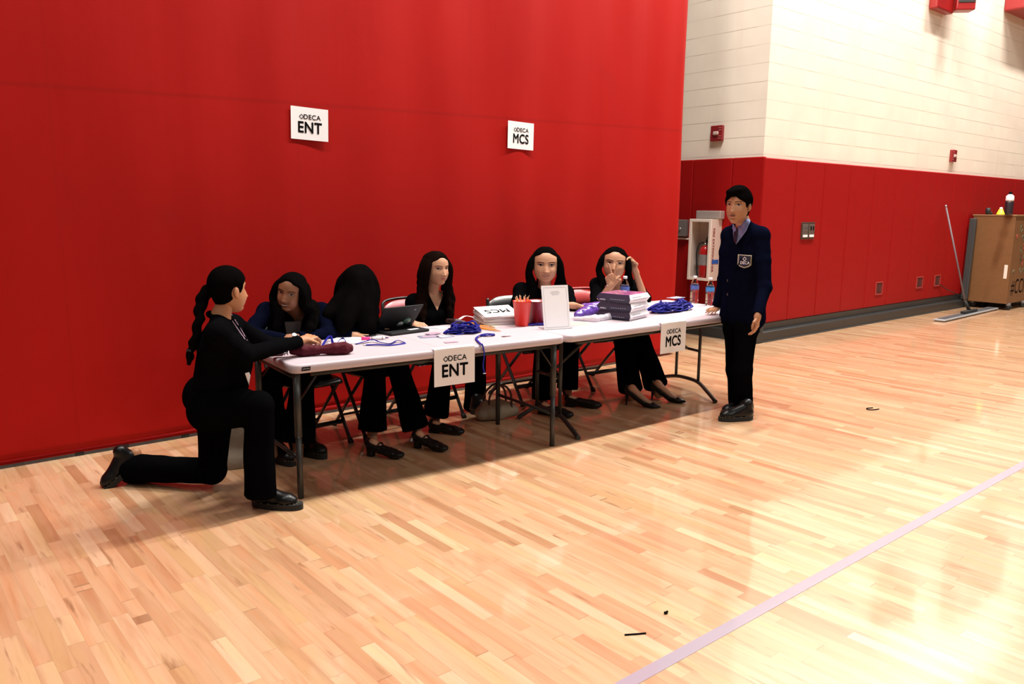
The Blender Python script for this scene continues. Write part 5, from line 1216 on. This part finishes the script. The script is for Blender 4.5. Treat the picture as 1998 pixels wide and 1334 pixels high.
    # ---- trousers
    B = Blob(); fl = P.get('flare', .070)*s
    for i in range(2):
        B.chain([HJ[i], K[i]], [.094*s*P.get('thr', 1), .068*s]); e = K[i].lerp(A[i], P.get('tlen', (.93, .93))[i])
        B.ell(K[i], (.069*s,)*3); B.cone(K[i], e, .066*s, fl)
        B.cap(K[i], K[i].lerp(e, .5), .066*s, .060*s)
    q_ = P.get('trr', 1); B.chain([HJ[0], pv, HJ[1]], [.105*s*q_, .11*s*q_, .105*s*q_]); B.ell(pv-fwd*.03*s, (.125*s*P.get('hipr', 1)*q_, .13*s*q_, .12*s))
    for q in P.get('tx', []): B.chain([Vector(a) for a in q[0]], q[1])
    B.done('trousers', P.get('tmat', M_TROU), body, .0085, 4, noise_amp=.007, noise_sc=9)
    for i, k in enumerate(('f1', 'f2')):
        g = P[k]; shoe(g[0], g[1], g[2], s*P.get('shoes', 1.0), body)
    tag(body, P['label'], 'person')
    if 'neckline' in P: patch('neckline', P['neckline'], jk, sk, body, .005)
    return body, T, R, jk
def long_hair(T, body, strands, m, vol=.012, vox=.006, cap=True, name='hair', **kw):
    B = Blob(.024); s = T.to_scale().y
    if cap: hair_cap(B, T, s, vol, **kw)
    for pts, rs in strands: B.chain(smoothpath([Vector(p) for p in pts], 3), resamp(rs, (len(pts)-1)*3+1))
    return B.done(name, m, body, vox, 3, noise_amp=.004, noise_sc=16)
def resamp(r, n):
    if isinstance(r, (int, float)): return [r]*n
    out = []
    for i in range(n):
        t = i/(n-1)*(len(r)-1); k = min(int(t), len(r)-2); out.append(r[k]+(r[k+1]-r[k])*(t-k))
    return out
SK_TAN = skin('tan', (.44, .20, .10)); SK_BROWN = skin('brown', (.27, .115, .060)); SK_FAIR = skin('fair', (.50, .255, .150)); SK_BOY = skin('boy', (.40, .19, .10))
LIP = mat('lip_rose', (.40, .115, .085), .4); LIP_D = mat('lip_brown', (.20, .062, .045), .45)
def TH(T, pts): return [T @ Vector(p) for p in pts]
# ---- 1 kneeling woman at the left
d1 = _n((.80, -.50, 0)) ; kneel_d = _n((.45, -.36, 0))
heel1 = tz(492, 986, 0)
hd = at(447, 566, 3.93)
w1 = dict(s=1.0, hs=1.02, skin=SK_TAN, lip=LIP, cloth=M_BLACK, face=(.93, .22, -.05), up=(-.06, 0, 1), bf=(.8, -.45, 0), smile=.35,
    head=hd, neck=at(430, 617, 3.93), chest=at(432, 668, 3.96), pelvis=at(420, 770, 4.04),
    sh1=at(424, 650, 3.80), sh2=at(452, 634, 4.12), el1=at(474, 694, 3.80), el2=at(520, 672, 4.28), wr1=at(591, 664, 4.02), wr2=at(585, 670, 4.30),
    h1=dict(d=(.80, .40, .12), n=(.2, .35, -1), curl=(.95, 1.05, 1.15, 1.2), thumb=1.0, side=-1), h2=dict(d=(.7, .3, 0), n=(.1, -.6, -.6), curl=(.6,)*4, side=1),
    hip1=at(420, 790, 3.93), hip2=at(420, 785, 4.14), kn1=at(505, 790, 3.77), kn2=at(415, 918, 4.24), an1=at(508, 950, 3.80), an2=at(272, 914, 4.60),
    f1=('boot', tz(493, 986, 0), (.55, -.62, 0)), f2=('boot', at(277, 893, 4.63), (-.60, .05, -.50)),
    flare=.084, tlen=(1.10, 1.16), shoes=.90, thr=1.05, hem=-.10, hipr=1.05, cuff=(.92, .92), tw=.080, bust=1,
    jx=[([at(468, 672, 3.86), at(468, 710, 3.88), at(462, 755, 3.92)], [.048, .058, .060])],
    tx=[([at(410, 800, 3.95), at(470, 795, 3.86)], [.115, .10])],
    label='woman in black kneeling at the left table end, braid down her back')
b, T, R, jk = person(w1)
B = Blob(); hair_cap(B, T, 1.02, .008, hairline=.072, side=.060, ear_clear=1); B.done('hair', M_HAIR, b, .005, 3, noise_amp=.001, noise_sc=30)
B = Blob(); path = [at(405, 566, 3.97), at(396, 582, 3.97), at(391, 600, 3.96), at(388, 622, 3.92), at(384, 645, 3.90), at(378, 668, 3.90), at(372, 684, 3.90), at(370, 697, 3.90)]
sp = smoothpath(path, 3)
for i, p in enumerate(sp):
    t = i/(len(sp)-1); r = (.027*(1-t)+.012*t)*(1 if t < .85 else .8)
    B.ell(p+Vector((.008*math.sin(i*1.6), .006*math.cos(i*1.6), 0)), (r*(1+.12*math.sin(i*2.2)), r, r*1.05))
B.cap(sp[-1], sp[-1]+Vector((-.005, 0, -.03)), .014, .010); br = B.done('braid', M_HAIR, b, .004, 1)
bm = new(); pl = at(371, 683, 3.90); lathe(bm, [(.014, -.006), (.018, -.004), (.018, .004), (.014, .006)], pl, close=False); obj('hair_tie', bm, M_RUB, br)
W1JK, W1B = jk, b
patch('name_badge', [(478, 728), (486, 726), (495, 752), (487, 756)], jk, M_WHITE, b, .006)
# ---- 2 woman in navy at the table, turned to the kneeling one
w2 = dict(s=1.0, hw=1.04, hh=0.97, hs=1.02, skin=SK_BROWN, lip=LIP_D, cloth=M_NAVY, face=(-.74, -.66, -.16), up=(.20, -.10, 1), bf=(-.35, -.93, 0), smile=1, squint=.15,
    head=at(567, 570, 4.50), neck=at(578, 612, 4.60), chest=at(575, 655, 4.68), pelvis=ap(590, 4.84, .53),
    sh1=at(522, 608, 4.62), sh2=at(626, 608, 4.60), el1=at(484, 652, 4.48), el2=at(640, 654, 4.46), wr1=at(560, 664, 4.36), wr2=at(562, 660, 4.42),
    h1=dict(d=(-.4, -.2, -.06), n=(0, 0, -1), curl=(.3, .3, .35, .4), thumb=.3, side=1), h2=dict(d=(-.95, -.12, -.05), n=(.05, -.1, -1), curl=(.28, .24, .28, .3), thumb=.3, side=-1),
    hip1=ap(562, 4.84, .51), hip2=ap(622, 4.84, .51), kn1=ap(524, 4.50, .50), kn2=ap(592, 4.42, .50), an1=at(531, 885, 4.45), an2=at(580, 893, 4.36),
    f1=('boot', tz(528, 890, 0), (.1, -1, 0)), f2=('boot', tz(578, 880, 0), (.25, -.9, 0)),
    flare=.105, tlen=(.80, .80), tw=.09, cuff=(.93, .75), bust=1,
    label='smiling woman in navy blazer leaning on the table beside the kneeling woman')
b, T, R, jk = person(w2)
def side_locks(T, ends_r, ends_l, r=.026, back=None, s=1.0):
    st = []
    for sg, ends in ((1, ends_r), (-1, ends_l)):
        for k, e in enumerate(ends):
            y0 = .040-.034*k
            y0 -= .008; top = [(sg*.068, y0-.012, .050), (sg*.076, y0-.008, .030), (sg*.085, y0-.006, .0), (sg*.090, y0-.012, -.06)]
            st.append((TH(T, top)+[Vector(q) for q in e], [.008*s, .009*s, .012*s, .017*s]+[r*.9*s]*(len(e)-1)+[r*.5*s]))
    return st
# +x local = the person's right?  (x = face x up) -> right hand side of the person
st = side_locks(T, [[at(545, 612, 4.50), at(538, 645, 4.46)], [at(535, 612, 4.56), at(528, 640, 4.56)], [at(545, 620, 4.62)]],
    [[at(606, 606, 4.46), at(600, 650, 4.42)], [at(612, 600, 4.52), at(612, 640, 4.44)], [at(612, 598, 4.60), at(618, 630, 4.54)]], .034)
long_hair(T, b, st+[(TH(T, [(0, -.08, .05), (0, -.10, -.05)])+[at(590, 620, 4.74), at(592, 650, 4.78)], [.05, .07, .08, .05])], M_HAIR, .008, part=1, hairline=.084, side=.064)
bm = new(); c = at(575, 660, 4.41); lathe(bm, [(.030, -.011), (.033, -.009), (.033, .009), (.030, .011)], c, R=frame_z((-.95, -.12, -.05)), close=False); wt = obj('watch_band', bm, M_RUB, b)
bm = new(); lathe(bm, [(.004, 0), (.016, .001), (.017, .006), (.013, .008)], at(574, 654, 4.38), R=frame_z((-.1, -.6, .8))); obj('watch_face', bm, M_CHROME, wt)
bm = new(); prism(bm, [(-.05, .06), (.05, .06), (.035, -.05), (-.035, -.05)], basis((.93, -.35, 0), (0, -.15, 1)), .01, at(572, 645, 4.55)); obj('grey_top', bm, mat('top_grey', (.12, .10, .10), .8), b)
# ---- 3 woman seen from behind, long hair
w3 = dict(s=1.0, skin=SK_FAIR, lip=LIP, cloth=M_NAVY, face=(.97, .12, -.10), up=(.10, 0, 1), bf=(.25, -.95, 0),
    head=at(707, 557, 4.60), neck=at(693, 603, 4.66), chest=at(690, 645, 4.72), pelvis=ap(702, 4.86, .53),
    sh1=at(646, 610, 4.66), sh2=at(722, 606, 4.74), el1=at(648, 652, 4.50), el2=at(724, 642, 4.52), wr1=at(690, 655, 4.42), wr2=at(752, 648, 4.46),
    h1=dict(d=(.8, -.2, 0), n=(0, 0, -1), curl=(.4,)*4, side=-1), h2=dict(d=(.7, -.3, 0), n=(0, 0, -1), curl=(.4,)*4, side=1),
    hip1=ap(684, 4.86, .51), hip2=ap(732, 4.86, .51), kn1=ap(732, 4.44, .50), kn2=ap(774, 4.50, .50), an1=at(726, 862, 4.40), an2=at(818, 856, 4.36),
    f1=('strap', tz(716, 888, 0), (.55, -.85, 0)), f2=('strap', tz(808, 872, 0), (.40, -.90, 0)),
    flare=.095, tlen=(.83, .86), tw=.09, bust=1,
    label='woman with long black hair turned away, sitting behind the open laptop')
b, T, R, jk = person(w3)
st = [(TH(T, [(0, -.02, .10), (.02, -.09, .06), (.03, -.11, -.03)])+[at(655, 600, 4.55), at(638, 615, 4.52)], [.03, .05, .06, .05, .03]),
      (TH(T, [(0, -.0, .10), (.06, -.03, .05), (.085, -.02, -.04)])+[at(712, 610, 4.46), at(718, 640, 4.42), at(722, 648, 4.42)], [.03, .04, .055, .06, .05, .025]),
      (TH(T, [(0, -.0, .10), (.07, .01, .05), (.085, .035, -.04)])+[at(726, 606, 4.47), at(732, 632, 4.44)], [.02, .03, .035, .035, .025]),
      (TH(T, [(0, -.05, .09), (.05, -.08, .03), (.07, -.09, -.05)])+[at(682, 605, 4.48), at(672, 632, 4.45), at(668, 645, 4.45)], [.03, .05, .06, .06, .05, .025]),
      (TH(T, [(0, -.06, .08), (-.04, -.10, .0)])+[at(668, 590, 4.70), at(650, 608, 4.68)], [.04, .06, .06, .03])]
long_hair(T, b, st, M_HAIR, .014, hairline=.052, side=.046)
# ---- 4 woman with brown hair between laptop and paper stack
w4 = dict(s=1.04, hw=1.07, hh=0.95, hs=1.04, skin=SK_FAIR, lip=LIP, cloth=M_BLACK, face=(.02, -.99, -.08), up=(.02, 0, 1), bf=(-.30, -.95, 0), gaze=(.002, -.001), squint=.2,
    head=at(852, 524, 4.70), neck=at(843, 570, 4.78), chest=at(840, 612, 4.80), pelvis=ap(848, 4.90, .53),
    sh1=at(808, 590, 4.80), sh2=at(872, 583, 4.90), el1=at(800, 630, 4.78), el2=at(872, 625, 4.86), wr1=at(806, 632, 4.62), wr2=at(850, 640, 4.72),
    h1=dict(d=(.15, -.95, -.1), n=(.2, 0, -1), curl=(.8, .85, .9, .95), thumb=.7, side=1), h2=dict(d=(-.7, -.4, 0), n=(0, 0, -1), curl=(.5,)*4, side=-1),
    hip1=ap(830, 4.90, .51), hip2=ap(872, 4.90, .51), kn1=ap(866, 4.46, .50), kn2=ap(930, 4.60, .50), an1=at(848, 822, 4.50), an2=at(926, 800, 4.74),
    f1=('flat', tz(838, 842, 0), (.50, -.8, 0)), f2=('boot', tz(918, 806, 0), (.4, -.8, 0)), flare=.085, tlen=(.90, .95), tw=.075, cuff=(.80, .9), jname='cardigan', bust=1,
    neckline=[(834, 562), (866, 562), (864, 578), (857, 596), (853, 606), (846, 592), (838, 576)],
    label='woman with long dark brown hair and v-neck black top behind the laptop, looking right')
b, T, R, jk = person(w4)
st = side_locks(T, [[at(826, 580, 4.72), at(826, 625, 4.66)], [at(820, 580, 4.74), at(812, 618, 4.70)], [at(822, 575, 4.82), at(818, 600, 4.84)]],
    [[at(873, 572, 4.72), at(877, 618, 4.68)], [at(878, 576, 4.78), at(880, 625, 4.74)], [at(866, 572, 4.88)]], .032, s=1.04)
long_hair(T, b, st+[(TH(T, [(0, -.08, .05), (0, -.09, -.06)])+[at(842, 590, 4.93)], [.05, .06, .05])], M_HAIRB, .008, part=1, hairline=.084, side=.066)
# ---- 5 woman behind the cups and the standing card
w5 = dict(s=1.16, hw=1.1, hh=0.93, hs=1.13, skin=SK_FAIR, lip=LIP, cloth=M_BLACK, face=(-.62, -.80, -.08), up=(.0, 0, 1), bf=(-.45, -.90, 0), smile=.6,
    head=at(1064, 517, 4.72), neck=at(1062, 565, 4.80), chest=at(1058, 605, 4.84), pelvis=ap(1060, 4.94, .54),
    sh1=at(1018, 568, 4.86), sh2=at(1104, 572, 4.78), el1=at(1004, 610, 4.75), el2=at(1116, 600, 4.62), wr1=at(1040, 632, 4.60), wr2=at(1118, 596, 4.50),
    h1=dict(d=(.3, -.8, 0), n=(0, 0, -1), curl=(.5,)*4, side=1), h2=dict(d=(.55, -.6, -.1), n=(-.3, -.2, -1), curl=(.6, .65, .7, .7), thumb=.5, side=-1),
    hip1=ap(1042, 4.94, .51), hip2=ap(1084, 4.94, .51), kn1=ap(1062, 4.58, .48), kn2=ap(1112, 4.60, .48), an1=at(1058, 790, 4.55), an2=at(1106, 778, 4.60),
    f1=('flat', tz(1052, 806, 0), (.30, -.9, 0)), f2=('flat', tz(1103, 792, 0), (.5, -.7, 0)), flare=.075, tlen=(.90, .82), tw=.085, bust=1, cuff=(.9, .9),
    label='woman with long straight black hair in black blazer behind the cups, facing the camera')
b, T, R, jk = person(w5)
st = side_locks(T, [[at(1039, 562, 4.78), at(1034, 590, 4.76)], [at(1036, 560, 4.84), at(1030, 585, 4.84)]],
    [[at(1092, 556, 4.76), at(1098, 590, 4.70)], [at(1097, 558, 4.80), at(1106, 590, 4.74)], [at(1092, 555, 4.88)]], .034, s=1.25)
long_hair(T, b, st+[(TH(T, [(0, -.08, .05), (0, -.09, -.06)])+[at(1058, 590, 4.98)], [.05, .06, .05])], M_HAIR, .006, part=1, hairline=.088, side=.074)
# ---- 6 woman making a V sign at the right
w6 = dict(s=1.16, hw=1.09, hh=0.92, hs=1.14, skin=SK_FAIR, lip=LIP, cloth=M_BLACK, face=(-.72, -.69, -.02), up=(.06, -.03, 1), bf=(-.6, -.8, 0), squint=.5, hands=1.0,
    head=at(1199, 514, 4.70), neck=at(1203, 560, 4.80), chest=at(1200, 598, 4.84), pelvis=ap(1198, 4.96, .54),
    sh1=at(1166, 556, 4.86), sh2=at(1240, 560, 4.76), el1=at(1163, 598, 4.58), el2=at(1258, 583, 4.60), wr1=at(1189, 560, 4.50), wr2=at(1238, 525, 4.62),
    h1=dict(d=(.42, -.36, 1), n=(-.5, -.6, .05), curl=(.05, .05, 1.5, 1.5), thumb=1.1, side=-1, spread=.9), h2=dict(d=(-.55, .1, .75), n=(-.6, -.1, -.4), curl=(.6, .8, .9, 1.0), thumb=.7, side=1),
    hip1=ap(1178, 4.96, .51), hip2=ap(1222, 4.96, .51), kn1=ap(1216, 4.52, .47), kn2=ap(1246, 4.56, .47), an1=at(1232, 774, 4.22), an2=at(1285, 768, 4.10),
    f1=('stiletto', tz(1221, 790, 0), (.45, -.85, 0)), f2=('stiletto', tz(1271, 780, 0), (.45, -.85, 0)), flare=.088, tlen=(.88, .86), tw=.085, bust=1, cuff=(.28, .22),
    neckline=[(1190, 556), (1220, 556), (1217, 570), (1211, 584), (1207, 593), (1201, 580), (1193, 568)],
    label='woman in black making a V sign over her mouth behind the stacked boxes')
b, T, R, jk = person(w6)
st = side_locks(T, [[at(1176, 552, 4.74), at(1172, 575, 4.72)], [at(1176, 550, 4.84)]],
    [[at(1222, 552, 4.72), at(1226, 585, 4.68)], [at(1228, 552, 4.76), at(1230, 580, 4.72)], [at(1225, 548, 4.84)]], .032, s=1.2)
long_hair(T, b, st+[(TH(T, [(0, -.08, .05), (0, -.09, -.06)])+[at(1200, 585, 4.98)], [.05, .06, .05])], M_HAIR, .006, part=1, hairline=.086, side=.072)
bm = new(); c = at(1186, 557, 4.51); lathe(bm, [(.026, -.002), (.028, 0), (.026, .002)], c, R=frame_z((-.1, .3, 1)), close=False); obj('bracelet', bm, M_CHROME, b)
# ---- 7 boy in the navy blazer
bd = _n((-.88, -.30, 0)); X7 = (5.02, 3.38)
def bp(px, py, k=0): 
    """boy: point at pixel, k metres off his mid plane along the line of sight"""
    Y = 3.40+k; return at(px, py, Y)
w7 = dict(s=1.06, hs=1.07, skin=SK_BOY, lip=LIP_D, cloth=M_NAVY, face=(-.97, -.20, -.03), up=(.02, 0, 1), bf=(-.85, -.50, 0), smile=.25,
    head=at(1440, 402, 3.42), neck=at(1449, 431, 3.44), chest=at(1452, 492, 3.44), pelvis=at(1448, 620, 3.46),
    sh1=at(1424, 459, 3.58), sh2=at(1485, 459, 3.26), el1=at(1412, 545, 3.68), el2=at(1492, 560, 3.16), wr1=at(1399, 601, 3.72), wr2=at(1478, 618, 3.10),
    h1=dict(d=(-.75, -.18, -.10), n=(0, .1, -1), curl=(.12, .08, .10, .14), thumb=.2, side=-1), h2=dict(d=(-.12, -.05, -1), n=(-.15, 1, 0), curl=(.45, .5, .55, .6), thumb=.4, side=-1, spread=.02),
    hip1=at(1434, 640, 3.53), hip2=at(1456, 640, 3.39), kn1=at(1436, 722, 3.55), kn2=at(1448, 722, 3.36), an1=at(1440, 790, 3.56), an2=at(1450, 798, 3.36),
    f1=('boot', tz(1468, 806, 0), (-.82, .35, 0)), f2=('boot', tz(1468, 818, 0), (-.80, .42, 0)), flare=.068, tlen=(.97, .97), thr=.84, trr=.84, tw=.116, cuff=(.93, .95), hem=.02, hipr=.98, shoes=.92,
    tmat=M_NAVY if 0 else M_TROU, hands=.80, label='boy in navy blazer with crest and tie standing at the right end of the tables')
b, T, R, jk = person(w7)
B = Blob(.03); hair_cap(B, T, 1.07, .013, hairline=.062, side=.062, ear_clear=1); B.chain(TH(T, [(.045, .055, .090), (.01, .078, .088), (-.03, .060, .100)]), [.014, .016, .012]); B.ell(T @ Vector((0, .01, .10)), (.055, .06, .03)); B.done('hair', M_HAIR, b, .005, 3, noise_amp=.003, noise_sc=30)
# shirt, tie, lapels, buttons, crest sit on the front of the blazer
fr = _n((-.85, -.50, 0)); sr = Vector((0, 0, 1)).cross(fr).normalized()
from mathutils.bvhtree import BVHTree
MS = mat('shirt_blue', (.22, .27, .55), .6); MT = mat('tie_navy', (.012, .012, .035), .5)
patch('shirt', [(1430, 438), (1436, 446), (1446, 444), (1456, 432), (1463, 421), (1464, 432), (1456, 450), (1446, 464), (1436, 477), (1431, 462)], jk, MS, b, .010)
patch('shirt_collar', [(1430, 437), (1437, 445), (1434, 452), (1429, 446)], jk, MS, b, .018)
patch('shirt_collar', [(1439, 444), (1462, 420), (1464, 428), (1447, 452), (1442, 450)], jk, MS, b, .018)
patch('tie', [(1433, 445), (1440, 444), (1440, 452), (1439, 462), (1436, 478), (1431, 468), (1432, 452)], jk, MT, b, .016)
crest = [(1440, 496), (1467, 498), (1466, 517), (1460, 521), (1452, 523), (1444, 520), (1439, 516)]
patch('blazer_crest', crest, jk, mat('crest_gold', (.55, .52, .40), .5), b, .005)
inn = [(1453+(x-1453)*.84, 509+(y-509)*.85) for x, y in crest]; patch('crest_field', inn, jk, mat('crest_navy', (.010, .012, .035), .6), b, .0095)
p0, n0 = cam_surface(jk, 1453, 515, .018); q0, _ = cam_surface(jk, 1463, 515.5, .018)
vd = ray(1453, 510).normalized(); Rc = basis((q0-p0), (0, 0, 1)); 
text('DECA', .029, p0+Vector((0, 0, .008)), Rc, M_WHITE, b, .012)
o = cam_surface(jk, 1453, 505, .018)[0]; logo(.032, o, Rc, M_WHITE, b)
for (x, y) in ((1420, 547), (1420, 574)):
    p, n = cam_surface(jk, x, y, .001)
    if p is not None:
        bm = new(); lathe(bm, [(.002, 0), (.010, .001), (.010, .004), (.002, .005)], p, R=frame_z(n)); obj('button', bm, mat('button_brass', (.06, .045, .03), .4, metal=.5), b)
# lapels: slim raised folds from neck to waist on the boy's blazer
def lapel(name, pts, jk, m, parent, w=.006):
    q = [cam_surface(jk, x, y, .003)[0] for x, y in pts]; q = [v for v in q if v is not None]
    if len(q) < 2: return
    bm = new(); tube(bm, smoothpath(q), .004, 8); obj(name, bm, m, parent)
lapel('lapel', [(1461, 434), (1468, 452), (1462, 470), (1448, 500), (1434, 530)], jk, M_NAVY, b)
lapel('lapel', [(1427, 446), (1423, 462), (1426, 486), (1429, 515)], jk, M_NAVY, b)
for pts in (((443, 610), (453, 626), (463, 641), (478, 662)), ((452, 614), (462, 630), (472, 646), (482, 664))):
    q = [cam_surface(W1JK, x, y, .004)[0] for x, y in pts]; q = [v for v in q if v is not None]
    if len(q) > 1: bm = new(); tube(bm, smoothpath(q), .0028, 6); obj('lanyard_cord', bm, mat('cord_mauve', (.35, .22, .30), .6), W1B)
